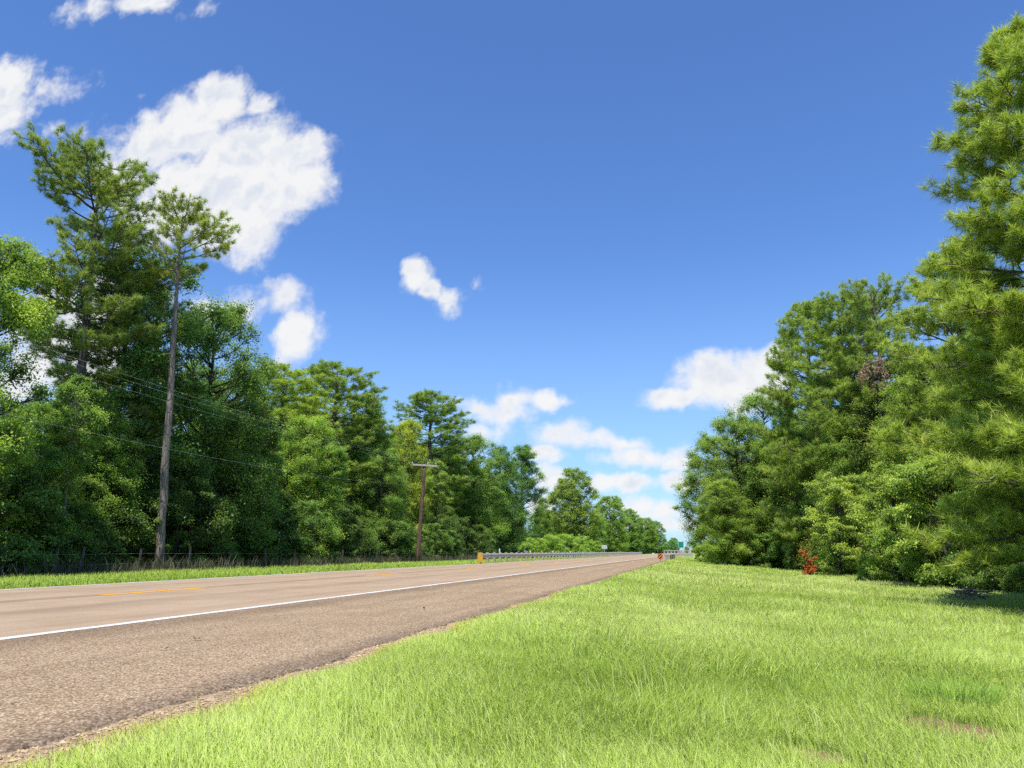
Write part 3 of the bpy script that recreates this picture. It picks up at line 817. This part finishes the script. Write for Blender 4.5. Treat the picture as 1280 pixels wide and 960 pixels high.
PROTO['pine_mid'] = make_pine(21, 13.5, .30, 105, [(0, 1.9), (.3, 2.5), (.7, 2.0), (.9, 1.4), (1, .6)], 15, 24, .24, .020, trunk_r=.17, gaps=.14)
PROTO['pine_open'] = make_pine(22, 13.5, .42, 80, [(0, 1.6), (.4, 2.4), (.75, 2.1), (.92, 1.5), (1, .7)], 14, 24, .24, .019, trunk_r=.17, gaps=.25, up_prof=[(0, .1), (.5, .4), (1, 1.1)])
PROTO['pine_full'] = make_pine(23, 13, .10, 125, [(0, 3.0), (.35, 3.0), (.7, 2.2), (.9, 1.4), (1, .6)], 17, 24, .24, .020, trunk_r=.18, gaps=.08, tier=17)
PROTO['slender'] = make_broadleaf(12, 10, 1.3, .52, OVAL, 90, 26000, .09, (.25, .6), .9, gap=.4, trunk_r=.085)
KIDS[PROTO['slender'].name][0].color = (2.6, 2.5, 2.3, 1)
FRESH = set(PROTO)

def place(kind, x, y, h, rx=1.0, rz=None, color=(1, 1, 1), label='', group=None, z=None):
    """stands a tree of this kind at (x, y), h metres high; rx widens the crown"""
    p = PROTO[kind]; s = h / p['h']
    loc = (x, y, zg(x, y) - .02 if z is None else z); rz = random.uniform(0, 6.28) if rz is None else rz
    if kind in FRESH:
        FRESH.discard(kind); o = p
        o.location = loc; o.rotation_euler = (0, 0, rz); o.scale = (s * rx, s * rx, s); tag(o, label, None, group)
    else:
        o = copy_thing(p, loc, rz, (s * rx, s * rx, s), label, group)
    for c in KIDS[o.name]:
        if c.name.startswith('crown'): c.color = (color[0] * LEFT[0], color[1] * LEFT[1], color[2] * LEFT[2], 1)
    return o

def by_top(kind, px, py, X, rx=1.0, **kw):
    """X is how far left or right of the camera the tree grows; px, py where the survey sights its top"""
    t = at_x(px, py, X)
    return place(kind, t[0], t[1], t[2] - zg(t[0], t[1]), rx, **kw)

def by_top_y(kind, px, py, Y, rx=1.0, **kw):
    t = at_y(px, py, Y)
    return place(kind, t[0], t[1], t[2] - zg(t[0], t[1]), rx, **kw)

YEL = (1.18, 1.10, .75); BRI = (1.30, 1.22, .9); DRK = (.62, .72, .70); OLV = (1.25, 1.05, .75); NRM = (1, 1, 1)

# --- the two tall pines left of the road
tA = at_x(124, 205, -26.6); tB = at_x(236, 264, -23.0)
pA = make_pine(31, tA[2] + .15, .44, 100, [(0, 1.8), (.15, 3.0), (.45, 3.6), (.75, 3.5), (.92, 2.7), (1, 1.9)], 17, 30, .25, .018,
               up_prof=[(0, .02), (.4, .30), (.8, .6), (1, .85)], trunk_r=.24, lean=(-.15, -.2), gaps=.30, dead=5, sag=.16)
pA.location = (tA[0] + .5, tA[1], zg(tA[0], tA[1])); tag(pA, 'tallest pine left of the road, with a broad ragged crown on a dark straight trunk')
pB = make_pine(32, tB[2] + .15, .785, 30, [(0, 1.2), (.2, 2.5), (.6, 2.6), (.85, 2.0), (1, 1.2)], 12, 30, .24, .017,
               up_prof=[(0, .35), (.4, .7), (1, 1.5)], trunk_r=.19, lean=(-.45, -.2), gaps=.12, dead=9, sag=.12)
pB.location = (tB[0] + .25, tB[1], zg(tB[0], tB[1])); tag(pB, 'tall pine with a long bare grey trunk and a small rounded crown at its tip')
for o, cc, ct_ in ((pA, (.95, .98, .95, 1), (.9, .9, .9, 1)), (pB, (1.05, 1.02, .95, 1), (1.7, 1.66, 1.6, 1))):
    KIDS[o.name][0].color = ct_; KIDS[o.name][1].color = cc

LEFT = [.90, .99, 1.02]
# --- front trees left of the road, from the camera's end to the far end
by_top('column', 4, 290, -22.9, 1.0, color=YEL, label='bright yellow green broadleaf tree at the left edge beside the tallest pine')
by_top('ragged', 190, 318, -26.4, 1.05, color=(.75, .82, .78), label='dark bushy tree filling the space between the two tall pines')
by_top('wide', 272, 384, -25.6, .95, color=(.85, .86, .75), label='broad rounded tree with dark foliage just right of the bare trunked tall pine')
by_top('pine_mid', 354, 462, -28.5, 1.7, color=BRI, label='soft light green pine between the broad rounded tree and the bright leafy one')
by_top('oval', 386, 520, -25.0, 1.1, color=BRI, label='bright green leafy tree leaning out over the far verge before two pines')
by_top('pine_mid', 420, 460, -28.5, 1.75, color=NRM, label='full topped pine standing highest in the middle of the left wood')
by_top('cone', 462, 492, -26.5, 1.0, color=(.9, .95, .9), label='dark green pointed tree at the right shoulder of the full topped pine')
by_top('oval', 512, 526, -26.5, .85, color=(1.6, 1.25, .7), label='olive yellow crowned tree directly left of the utility pole top')
by_top('pine_mid', 538, 494, -30.0, 1.7, color=(.9, .95, .9), label='tall pine with a pale bare trunk right behind the utility pole')
by_top('wide', 592, 545, -27.0, 1.05, color=(1.05, 1.05, .9), label='rounded tree with a sunlit left side above the guardrail end')
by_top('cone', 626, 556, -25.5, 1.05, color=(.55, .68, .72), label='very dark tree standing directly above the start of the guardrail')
by_top('column', 652, 556, -25.0, 1.15, color=(.75, .85, .8), label='slim open tree at the right end of the tall left wood')
by_top('cone', 678, 622, -26.0, 1.0, color=(1.1, 1.05, .8), label='low olive tree in the dip before the round isolated tree')
by_top('far_a', 718, 585, -24.5, .95, color=(1.15, 1.02, .72), label='large round olive green tree standing alone above the middle of the guardrail')
by_top('far_b', 762, 620, -26, .9, color=(1.2, 1.15, .8), label='yellowish tree just right of the large round olive tree')
by_top('far_a', 786, 636, -27, 1.0, color=(1.1, 1.1, .8), label='second tree right of the large round olive tree, over the white sign')
by_top('far_b', 806, 647, -27, 1.0, color=(1.15, 1.1, .8), label='last but one tree in the receding row left of the road')
by_top('far_a', 819, 651, -27, 1.1, color=(1.0, 1.05, .85), label='farthest tree of the row left of the road, beside the gap of sky')
by_top('far_b', 745, 640, -22, .6, color=(1.05, 1.1, .8), label='short bushy tree at the foot of the large round olive tree')

by_top('oval', 62, 505, -24.6, 1.15, color=(.95, 1.0, .85), label='middling leafy tree hiding the foot of the tallest pine')
by_top('cone', 140, 500, -25.2, 1.1, color=(1.1, 1.08, .85), label='soft green pointed tree between the two tall pines, in front of the dark bushy one')
by_top('oval', 300, 500, -24.8, .95, color=(.8, .85, .78), label='shady leafy tree right of the broad rounded tree, nearer the road')
by_top('wide', 478, 560, -24.4, .95, color=(1.0, 1.02, .85), label='low spreading tree in front of the dark green pointed one')
by_top('slender', 417, 552, -23.3, 1.0, color=(1, 1.05, .9), label='slender pale trunked tree at the verge below the full topped pine')
by_top('slender', 548, 575, -23.4, 1.0, color=(1.1, 1.05, .9), label='slender pale trunked tree just right of the utility pole')
by_top('slender', 335, 540, -23.6, 1.0, color=(1, 1.0, .9), label='slender pale trunked tree before the soft light green pine')
by_top('slender', 98, 470, -23.2, 1.0, color=(1, 1.0, .9), label='slender pale trunked tree between the tallest pine and the bare trunked one')
by_top('pine_open', 170, 330, -26.2, 1.0, color=(.68, .72, .68), label='dark open pine rising behind the leafy trees between the two tall pines')
# --- trees behind them: only their tops and shadows show
BACK_L = 'backdrop trees of the left wood'
rk = random.Random(4)
def to_px(x, y):
    r_ = x * cy + y * sy; f_ = -x * sy + y * cy
    return 640 + F * r_ / (f_ * cp - CAM_H * sp)
def skyline(x, y, curve_, lo, hi):
    px = to_px(x, y); t = at_y(px, float(np.interp(px, *zip(*curve_))), y) if y > 8 else np.array([0, 0, 9])
    return float(np.clip(t[2] - zg(x, y), lo, hi))
SKY_L = [(-300, 480), (40, 505), (130, 505), (175, 440), (270, 440), (340, 500), (440, 520), (560, 560), (600, 580), (650, 625), (690, 660), (1000, 680)]
SKY_R = [(860, 620), (880, 590), (905, 560), (960, 500), (1010, 450), (1100, 410), (1180, 370), (1290, 330), (2000, 330)]
for k in range(40):
    y = 12 + k * 3.3 + rk.uniform(-1, 1); x = -30.5 - rk.uniform(0, 3.5) - (5 if k % 2 else 0)
    kind = rk.choice(['oval', 'wide', 'cone', 'ragged', 'oval'])
    h = skyline(x, y, SKY_L, 6.5, 17) * rk.uniform(.86, 1.0)
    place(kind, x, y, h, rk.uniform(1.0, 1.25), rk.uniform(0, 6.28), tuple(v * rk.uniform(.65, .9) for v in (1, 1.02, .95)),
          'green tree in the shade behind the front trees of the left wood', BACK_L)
for k in range(16):
    y = 150 + k * 26 + rk.uniform(-6, 6); x = -33 - rk.uniform(0, 10)
    place(rk.choice(['far_a', 'far_b']), x, y, rk.uniform(10, 13), 1.0, rk.uniform(0, 6.28), (1, 1.05, .8), 'green tree in the shade behind the front trees of the left wood', BACK_L)

# --- understory along the far verge
UND = 'shrubs along the foot of the left wood'
for k in range(44):
    y = 13 + k * 1.75 + rk.uniform(-.7, .7); x = -23.1 - rk.uniform(0, 1.9)
    kind = rk.choice(['shrub_a', 'shrub_b', 'shrub_a', 'spray']); h = rk.uniform(2.4, 4.6)
    v = rk.uniform(.48, .85)
    if abs(y - float(tB[1])) < 2.6: x = min(x, -25.0)
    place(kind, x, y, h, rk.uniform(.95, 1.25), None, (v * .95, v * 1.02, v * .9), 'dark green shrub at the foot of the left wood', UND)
for k in range(18):
    y = 14 + k * 3.9 + rk.uniform(-1, 1); x = -26.4 - rk.uniform(0, 2.2)
    v = rk.uniform(.6, .95)
    place(rk.choice(['oval', 'cone', 'column']), x, y, rk.uniform(5.2, 7.4), rk.uniform(1.1, 1.5), None, (v, v * 1.03, v * .92), 'half grown tree leafy to the ground inside the left wood', 'half grown trees of the left wood')
GR = 'bright shrubs behind the guardrail'
for (px, py, X) in ((668, 672, -18.5), (690, 668, -19.5), (708, 667, -19), (728, 670, -18.5), (742, 676, -18)):
    by_top('shrub_b', px, py, X, 1.15, color=(1.35, 1.3, .95), label='bright green shrub standing behind the guardrail', group=GR)

LEFT = [1, 1, 1]
# --- right side
t = at_x(1276, 44, 8.4)
pR = make_pine(41, t[2] - zg(t[0], t[1]), .10, 118, [(0, 3.3), (.25, 3.75), (.5, 2.9), (.75, 1.85), (.92, 1.0), (1, .45)], 24, 32, .27, .016, tier=19,
               up_prof=[(0, -.16), (.4, .04), (.75, .40), (1, 1.1)], trunk_r=.24, sag=.07, tuft_gap=.26)
pR.location = (t[0], t[1], zg(t[0], t[1])); tag(pR, 'huge pine with layered needle boughs rising out of the right edge')
KIDS[pR.name][1].color = (1.15, 1.16, .95, 1)
by_top('pine_full', 1185, 322, 11.0, 1.15, color=(1.12, 1.15, .95), label='pine half hidden behind the left boughs of the huge right edge pine')
by_top('pine_open', 1092, 356, 11.0, 1.0, color=(.95, 1.0, .95), label='thin topped greyish pine showing highest behind the right hand wood')
by_top('pine_full', 1006, 384, 8.4, .95, color=(.98, 1.05, .88), label='spreading pine with a jutting upper branch, left of the thin topped pine')
by_top('pine_mid', 1050, 376, 9.6, 1.15, color=(.92, 1.02, .9), label='pine packed between the spreading pine and the thin topped one')
by_top('wide', 952, 492, 6.2, .9, color=(.95, 1.02, .88), label='leafy tree in front of the white cloud, left of the spreading pine')
by_top_y('wide', 918, 520, 66, 1.0, color=(1.02, 1.05, .88), label='rounded light green tree near the left end of the right hand wood')
by_top_y('oval', 892, 545, 76, 1.25, color=(1.05, 1.08, .8), label='leftmost tree of the right hand wood, leafy down to the grass')
by_top_y('oval', 905, 600, 62, 1.4, color=(1.05, 1.08, .9), label='lower leafy tree tucked under the left end of the right hand wood')
by_top('oval', 972, 560, 7.2, 1.1, color=(.95, 1.02, .9), label='mid height tree with a dark hollow below, left of the red sapling')
by_top('oval', 1060, 520, 9.0, 1.0, color=(.95, 1.0, .8), label='mid height tree behind the light green spray above the red sapling')
by_top('cone', 1130, 470, 9.8, 1.0, color=(1.05, 1.05, .8), label='mid height tree under the left boughs of the huge right edge pine')
# leafy shrubs at the wood's edge
by_top('spray', 1040, 592, 7.3, .9, color=(1.35, 1.25, .95), label='light green arching shrub just right of the red sapling')
by_top('spray', 1110, 580, 8.2, 1.0, color=(1.25, 1.2, .95), label='light green arching shrub in the middle of the right wood edge')
by_top('spray', 1168, 560, 8.7, 1.0, color=(1.2, 1.18, .95), label='yellowish arching shrub left of the brush pile')
by_top('spray', 1232, 600, 9.6, 1.0, color=(.8, .9, .8), label='dark arching shrub behind the brush pile')
by_top('shrub_a', 1085, 690, 7.2, .9, color=(1.15, 1.15, .95), label='knee high leafy bush between the two middle arching shrubs')
by_top('shrub_b', 1150, 690, 7.9, .9, color=(1.0, 1.0, .9), label='low bush just left of the brush pile')
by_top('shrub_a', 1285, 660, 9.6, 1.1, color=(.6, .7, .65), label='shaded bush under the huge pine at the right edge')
by_top_y('shrub_b', 880, 680, 72, 1.2, color=(1.05, 1.1, .9), label='low shrub at the left corner of the right hand wood')
place('pine_full', 9.0, 12.8, 10.0, 1.0, 1.0, (1.0, 1.05, .9), 'pine just out of the picture to the right, shading the grass')
deadt = at_x(1100, 446, 9.3)
dt = make_broadleaf(62, deadt[2] - zg(deadt[0], deadt[1]), .75, .84, OVAL, 40, 1100, .09, (.15, .45), .8, name='dead_topped_tree', trunk_r=.09, leafmat='brown_leaf')
dt.location = (deadt[0], deadt[1], zg(deadt[0], deadt[1])); tag(dt, 'slim tree with dead reddish brown leaves at its top among the right hand pines', 'tree')
BACK_R = 'backdrop trees of the right wood'
for k in range(26):
    y = 14 + k * 2.9; x = float(wood_edge(y)) + rk.uniform(4.5, 10)
    h = skyline(x, y, SKY_R, 6, 12.5) * rk.uniform(.84, .98)
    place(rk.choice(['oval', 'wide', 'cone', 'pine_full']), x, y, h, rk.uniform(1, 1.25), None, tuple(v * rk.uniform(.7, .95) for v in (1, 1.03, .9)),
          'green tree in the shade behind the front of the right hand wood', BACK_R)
for k in range(12):
    y = 24 + k * 4.3 + rk.uniform(-1, 1); x = float(wood_edge(y)) + rk.uniform(1.6, 3.0)
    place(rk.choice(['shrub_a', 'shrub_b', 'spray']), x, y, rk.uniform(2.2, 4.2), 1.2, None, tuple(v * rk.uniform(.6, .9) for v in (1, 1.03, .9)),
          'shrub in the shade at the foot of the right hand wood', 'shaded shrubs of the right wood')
# far trees in the gap
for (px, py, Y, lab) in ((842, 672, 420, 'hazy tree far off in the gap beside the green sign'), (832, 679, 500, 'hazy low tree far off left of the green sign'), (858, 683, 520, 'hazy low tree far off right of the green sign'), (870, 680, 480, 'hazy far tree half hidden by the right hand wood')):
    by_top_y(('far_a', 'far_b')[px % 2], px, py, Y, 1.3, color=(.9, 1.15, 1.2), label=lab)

# red sapling
sap = at_y(1008, 690, 42); 
red = make_broadleaf(61, sap[2] - zg(sap[0], sap[1]) + .12, .40, .10, COLUMN, 30, 900, .10, (.08, .24), .8, name='red_sapling', trunk_r=.02, leafmat='red_leaf')
red.location = (sap[0], sap[1], zg(sap[0], sap[1])); tag(red, 'small sapling with red orange leaves at the edge of the right hand wood', 'sapling')

# ------------------------------------------------------------------ utility pole and wires
pb = at_x(522, 700, -20.6); ptop = at_x(531, 580.5, -20.6)
H = ptop[2] - zg(pb[0], pb[1]); ly = (ptop[1] - pb[1])
pole = thing('utility_pole', (pb[0], pb[1], zg(pb[0], pb[1])), 'leaning brown wooden utility pole with one crossarm before the left wood', 'utility pole')
mb = MB(); pts = np.array([[0, ly * s, H * s] for s in np.linspace(0, 1, 9)]); pts[0, 2] = -.3
shaft = mb
shaft.tube(pts, np.linspace(.18, .125, 9), 12, wob=rng.normal(0, .02, (9, 12))); mb.build('shaft', M['pole_wood'], pole, True)
fz = H - .10
arm_dir = Vector((math.cos(R(28)), math.sin(R(28)), 0))
rot = Matrix.Rotation(R(28), 4, 'Z') @ Matrix.Rotation(R(2), 4, 'Y')
mb = MB(); mb.box((0.10 * arm_dir.y + 0, ly - .15, fz), (1.95, .10, .14), rot, .012); xarm = mb.build('crossarm', M['arm_wood'], pole)
tips = []
for s in (-1, 1):
    mb = MB(); e = np.array([0, ly - .15, fz]) + np.array(arm_dir) * s * .48 + np.array([0, 0, -.03])
    mb.tube([e, [0, ly - .10, fz - .55]], .018, 6); mb.build('brace', M['steel_dark'], xarm)
for s in (-.94, .94, .30):
    c = np.array([0, ly - .15, fz + .06]) + np.array(arm_dir) * s
    prof = [(0, .020), (.06, .02), (.07, .055), (.10, .06), (.12, .04), (.14, .055), (.17, .05), (.19, .02)]
    mb = MB(); mb.tube([c + [0, 0, z] for z, _ in prof], [r_ for _, r_ in prof], 10); mb.build('insulator', M['porcelain'], xarm, True)
    tips.append(c + np.array([pb[0], pb[1], zg(pb[0], pb[1]) + .15]))
KIDS[pole.name] = [c for c in pole.children]
Y2 = pb[1] - 62
copy_thing(pole, (pb[0] + .2, Y2, zg(-20.6, Y2)), 0, (1, 1, 1.06), 'wooden utility pole standing out of the picture to the left')
tips.append(np.array([pb[0] + .1, ptop[1] - .3, ptop[2] - 1.7]))
wl = ['upper left power line strung before the left wood', 'upper right power line strung before the left wood', 'middle power line beside the two upper ones', 'lowest cable slung from the utility pole before the left wood']
for i, tip in enumerate(tips):
    e = tip + np.array([.2, -62, .3]); s = np.linspace(0, 1, 40)[:, None]
    P = tip * (1 - s) + e * s; P[:, 2] -= (.85 if i < 3 else 1.2) * 4 * (s * (1 - s))[:, 0]
    mb = MB(); mb.tube(P, .0030 if i < 3 else .0028, 5)
    tag(mb.build('power_line', M['cable'], None, True), wl[i], 'power line')

# ------------------------------------------------------------------ wire fence in front of the left wood
fence = thing('wire_fence', (-21.9, 12, zg(-21.9, 12)), 'old wire fence on weathered wooden posts along the foot of the left wood', 'fence')
fz0 = zg(-21.9, 12); tops = []
for k in range(22):
    y = k * 3.05 + rk.uniform(-.4, .4); hh = rk.uniform(.85, 1.15); dx = rk.uniform(-.08, .08); zz = zg(-21.9, 12 + y) - fz0
    mb = MB(); mb.tube([[0, y, zz - .1], [dx * .5, y + .01, zz + hh * .5], [dx, y + .02, zz + hh]], [.055, .05, .045], 7, wob=rng.normal(0, .08, (3, 7)))
    mb.build('post', M['fence_wood'], fence); tops.append((dx, y, zz))
for hz in (.42, .80):
    mb = MB(); mb.tube([[dx * hz + .055, y, z + hz] for dx, y, z in tops], .0013, 4); mb.build('wire', M['cable'], fence)

# ------------------------------------------------------------------ guardrail
gr0 = at_x(602, 704, -14.55); gy0 = float(gr0[1]); gz = zg(-14.55, gy0)
rail = thing('guardrail', (-14.55, gy0, gz), 'long grey steel guardrail on wooden posts along the far side of the road', 'guardrail')
LEN = 150.0
prof = [(.0, .43), (.012, .45), (.075, .485), (.08, .505), (.015, .56), (.01, .58), (.015, .60), (.08, .655), (.075, .675), (.012, .71), (0, .73)]
ys = np.concatenate([[-.15, -.05], np.arange(0, LEN, 1.9), [LEN]])
xs_c = 1.1 * smooth(95, 150, ys)
Vv = np.stack([np.stack([np.full(len(prof), xc) + [p[0] for p in prof], np.full(len(prof), y), [p[1] - .03 for p in prof]], -1) for y, xc in zip(ys, xs_c)])
npf = len(prof); i = np.arange(len(ys) - 1)[:, None] * npf + np.arange(npf - 1)[None]
build('rail', Vv.reshape(-1, 3), np.stack([i, i + 1, i + npf + 1, i + npf], -1).reshape(-1, 4), mat=M['steel'], parent=rail, smooth_sh=True)
for k in range(79):
    y = .4 + k * 1.9; xc = float(1.1 * smooth(95, 150, y))
    mb = MB(); mb.box((xc - .20, y, .33), (.17, .17, .90), None, .01); po = mb.build('post', M['post_wood'], rail)
    mb = MB(); mb.box((xc - .056, y, .55), (.11, .14, .33), None, .006); mb.build('spacer_block', M['post_wood'], po)
mb = MB()
th = np.linspace(-1.4, 1.4, 9)
Vt = np.array([[.02 + .12 * math.cos(a) - .06, -.16 - .14 * math.cos(a), z] for a in np.linspace(-1.5, 1.5, 9) for z in (.40, .70)])
Vt[:, 0] = np.repeat(np.sin(np.linspace(-1.5, 1.5, 9)) * .14, 2)
kq = np.arange(8) * 2; mb.add(Vt, np.stack([kq, kq + 2, kq + 3, kq + 1], -1)); mb.build('end_wing', M['steel'], rail)

mk = thing('object_marker', (-14.5, gy0 - .55, zg(-14.5, gy0 - .5)), 'yellow marker board at the near end of the guardrail', 'marker sign', R(8))
mb = MB(); mb.box((0, 0, .42), (.36, .025, .64), None, .004); bd = mb.build('board', M['yellow'], mk)
mb = MB(); mb.box((0, .04, .28), (.06, .05, .80), None, .004); mb.build('post', M['steel_dark'], mk)
mb = MB()
for s in (-1, 1): mb.tube([[s * .0, -.016, .42 + s * .2], [0, -.020, .42 + s * .2]], .012, 8)
mb.build('bolt', M['steel'], bd)

# white delineator posts behind the rail
DG = 'white delineator posts behind the guardrail'
dl = None
for (px, py) in ((624.5, 686), (663, 688.3), (691, 688.7), (713, 689.3), (728.5, 689.6), (760, 690.3), (772, 690.6)):
    p = at_x(px, py, -15.15); x_, y_ = float(p[0]), float(p[1]); z_ = zg(x_, y_)
    if dl is None:
        dl = thing('delineator_post', (x_, y_, z_), 'slim white delineator post standing behind the guardrail', 'delineator', 0, DG); H0 = float(p[2]) - z_
        mb = MB(); mb.box((0, 0, H0 / 2 - .1), (.10, .03, H0 + .2), None, .006); a = mb.build('stake', M['white'], dl)
        mb = MB(); mb.box((0, -.019, H0 - .12), (.07, .006, .14), None, .001); b = mb.build('reflector', M['porcelain'], a)
        KIDS[dl.name] = [a]
    else:
        copy_thing(dl, (x_, y_, z_), 0, (1 + y_ / 300, 1, (float(p[2]) - z_) / H0), 'slim white delineator post standing behind the guardrail', DG)

def post_sign(name, px, py0, py1, X, w, label, matb, posts=1, Y=None, cat='road sign', rz=0.0, bar=False):
    a = at_x(px, py0, X) if Y is None else at_y(px, py0, Y); b = at_x(px, py1, X) if Y is None else at_y(px, py1, Y)
    x_, y_ = float(a[0]), float(a[1]); z0 = zg(x_, y_)
    s = thing(name, (x_, y_, z0), label, cat, rz)
    h = float(a[2] - b[2]); zc = float((a[2] + b[2]) / 2) - z0
    mb = MB(); mb.box((0, 0, zc), (w, .03, h), None, .006); pn = mb.build('panel', matb, s)
    for k in range(posts):
        xo = 0 if posts == 1 else (k - .5) * w * .6
        mb = MB(); mb.box((xo, .05, (zc + h * .4) / 2 - .1), (.07, .05, zc + h * .4 + .2), None, .004); mb.build('post', M['steel'], s)
    if bar:
        mb = MB(); e = .05
        for (cx, cz, sx, sz) in ((0, h / 2 - e, w - .1, .04), (0, -h / 2 + e, w - .1, .04), (-w / 2 + e, 0, .04, h - .18), (w / 2 - e, 0, .04, h - .18)):
            mb.box((cx, -.019, zc + cz), (sx, .006, sz))
        mb.build('border', M['white'], pn)
    return s
post_sign('road_sign', 755.5, 681.3, 686.2, -15.8, .95, 'pale plain sign on a thin post behind the guardrail', M['sign_back'])
post_sign('road_sign', 816.5, 691.3, 693.5, -16.0, .8, 'tiny white sign far along the guardrail', M['white'])
post_sign('highway_sign', 851, 677, 684.8, 0, 1.55, 'green highway sign far off in the gap between the woods', M['green'], 2, Y=230, bar=True)

# striped board and bridge rail on the near side of the road
p = at_y(825.5, 700, 66)
hm = thing('hazard_marker', (float(p[0]), 66, zg(p[0], 66)), 'small board with orange and black diagonal stripes at the road edge far ahead', 'marker sign')
zc = .62 - zg(p[0], 66) - .22
mb = MB(); mb.box((0, 0, zc), (.40, .025, .44), None, .004); o = mb.build('board', M['stripes'], hm)
mb = MB(); mb.box((0, .04, zc / 2), (.06, .05, zc + .4), None, .004); mb.build('post', M['steel_dark'], hm)

br = thing('bridge_rail', (-2.42, 69, zg(-2.4, 69)), 'weathered low concrete bridge rail just beyond the striped board', 'bridge rail')
mb = MB(); mb.box((0, 9, .22), (.28, 18, .40), None, .03); mb.build('parapet', M['concrete_old'], br)
mb = MB(); mb.box((0, 9, .50), (.34, 18.2, .12), None, .02); mb.build('coping', M['concrete_old'], br)
for k in range(4):
    mb = MB(); mb.box((0, .05 + k * 5.85, .30), (.42, .40, .62), None, .03); mb.build('pier', M['concrete'], br)
# pale overpass parapet across the gap
ov = thing('overpass_parapet', (-3.3, 150, zg(-3.3, 150)), 'pale tan concrete parapet crossing the gap beyond the striped board', 'parapet', R(12))
mb = MB(); mb.box((0, 0, .30), (5.4, .35, .75), None, .03); mb.build('wall', M['concrete'], ov)
mb = MB(); mb.box((0, 0, 1.12), (5.4, .30, .16), None, .02); mb.build('handrail', M['concrete'], ov)
for k in range(9):
    mb = MB(); mb.box((-2.56 + k * .64, 0, .86), (.22, .22, .40), None, .01); mb.build('baluster', M['concrete'], ov)

# ------------------------------------------------------------------ brush pile and scraps
bpz = at_y(1212, 742, 22.6); bx, by = float(bpz[0]) , 22.6
brush = thing('brush_pile', (bx, by, zg(bx, by)), 'heap of bare dead branches lying in the shade at the right wood edge', 'brush pile')
brush.scale = (.7, .7, .8)
for k in range(14):
    a = rk.uniform(-.5, .5) + (math.pi if k % 2 else 0); L_ = rk.uniform(.5, 1.3); c = np.array([rk.uniform(-.4, .4), rk.uniform(-.3, .3), .12 + rk.uniform(0, .32)])
    d = np.array([math.cos(a), math.sin(a), rk.uniform(-.12, .3)]); p0 = c - d * L_ / 2; p1 = c + d * L_ / 2
    p0[2] = max(p0[2], .03); p1[2] = max(p1[2], .03)
    mb = MB(); pts = curve(p0, p1, rng.normal(0, .08, 3), 6); mb.tube(pts, np.linspace(.035, .010, 6) * rk.uniform(.6, 1.2), 6)
    for j in range(2): mb.tube(curve(pts[2 + j], pts[2 + j] + rng.normal(0, .2, 3) + [0, 0, .1], rng.normal(0, .03, 3), 4), [.012, .010, .008, .004], 5)
    mb.build('branch', M['dead_wood'], brush, True)

SCR = [(206, 813), (246, 801), (267, 810), (530, 762), (395, 790)]
M['scrap'] = plain_material('dead_leaf_scrap', (.06, .042, .03), .9, 0, .4, 30)
for k, (px, py) in enumerate(SCR):
    d = ray(px, py); t_ = -CAM_H / d[2]; p = d * t_
    a = rk.uniform(0, 3.14); n = 7; V = []
    for i_ in range(n):
        s = i_ / (n - 1) * 2 - 1; w = .014 * (1 - s * s) + .002; curl = .020 * s * s + .006
        for q in (-1, 1): V.append([s * .034 * math.cos(a) - q * w * math.sin(a), s * .034 * math.sin(a) + q * w * math.cos(a), curl + .006 * abs(q)])
    kq = np.arange(n - 1) * 2
    o = build('dead_leaf', V, np.stack([kq, kq + 2, kq + 3, kq + 1], -1), mat=M['scrap']); o.location = (p[0], p[1], 0.003)
    tag(o, 'curled dark dead leaf lying on the near road shoulder', 'leaf', 'dead leaves on the shoulder')

# unused prototypes do not stay in the scene
for k in list(FRESH):
    for c in KIDS[PROTO[k].name]: bpy.data.objects.remove(c)
    bpy.data.objects.remove(PROTO[k])
for o in bpy.data.objects:
    if 'h' in o: del o['h']
SC.cycles.use_denoising = False
SC.cycles.use_light_tree = False; SC.cycles.adaptive_threshold = .008; SC.cycles.max_bounces = 6; SC.cycles.transmission_bounces = 4; SC.cycles.diffuse_bounces = 4; SC.cycles.glossy_bounces = 2
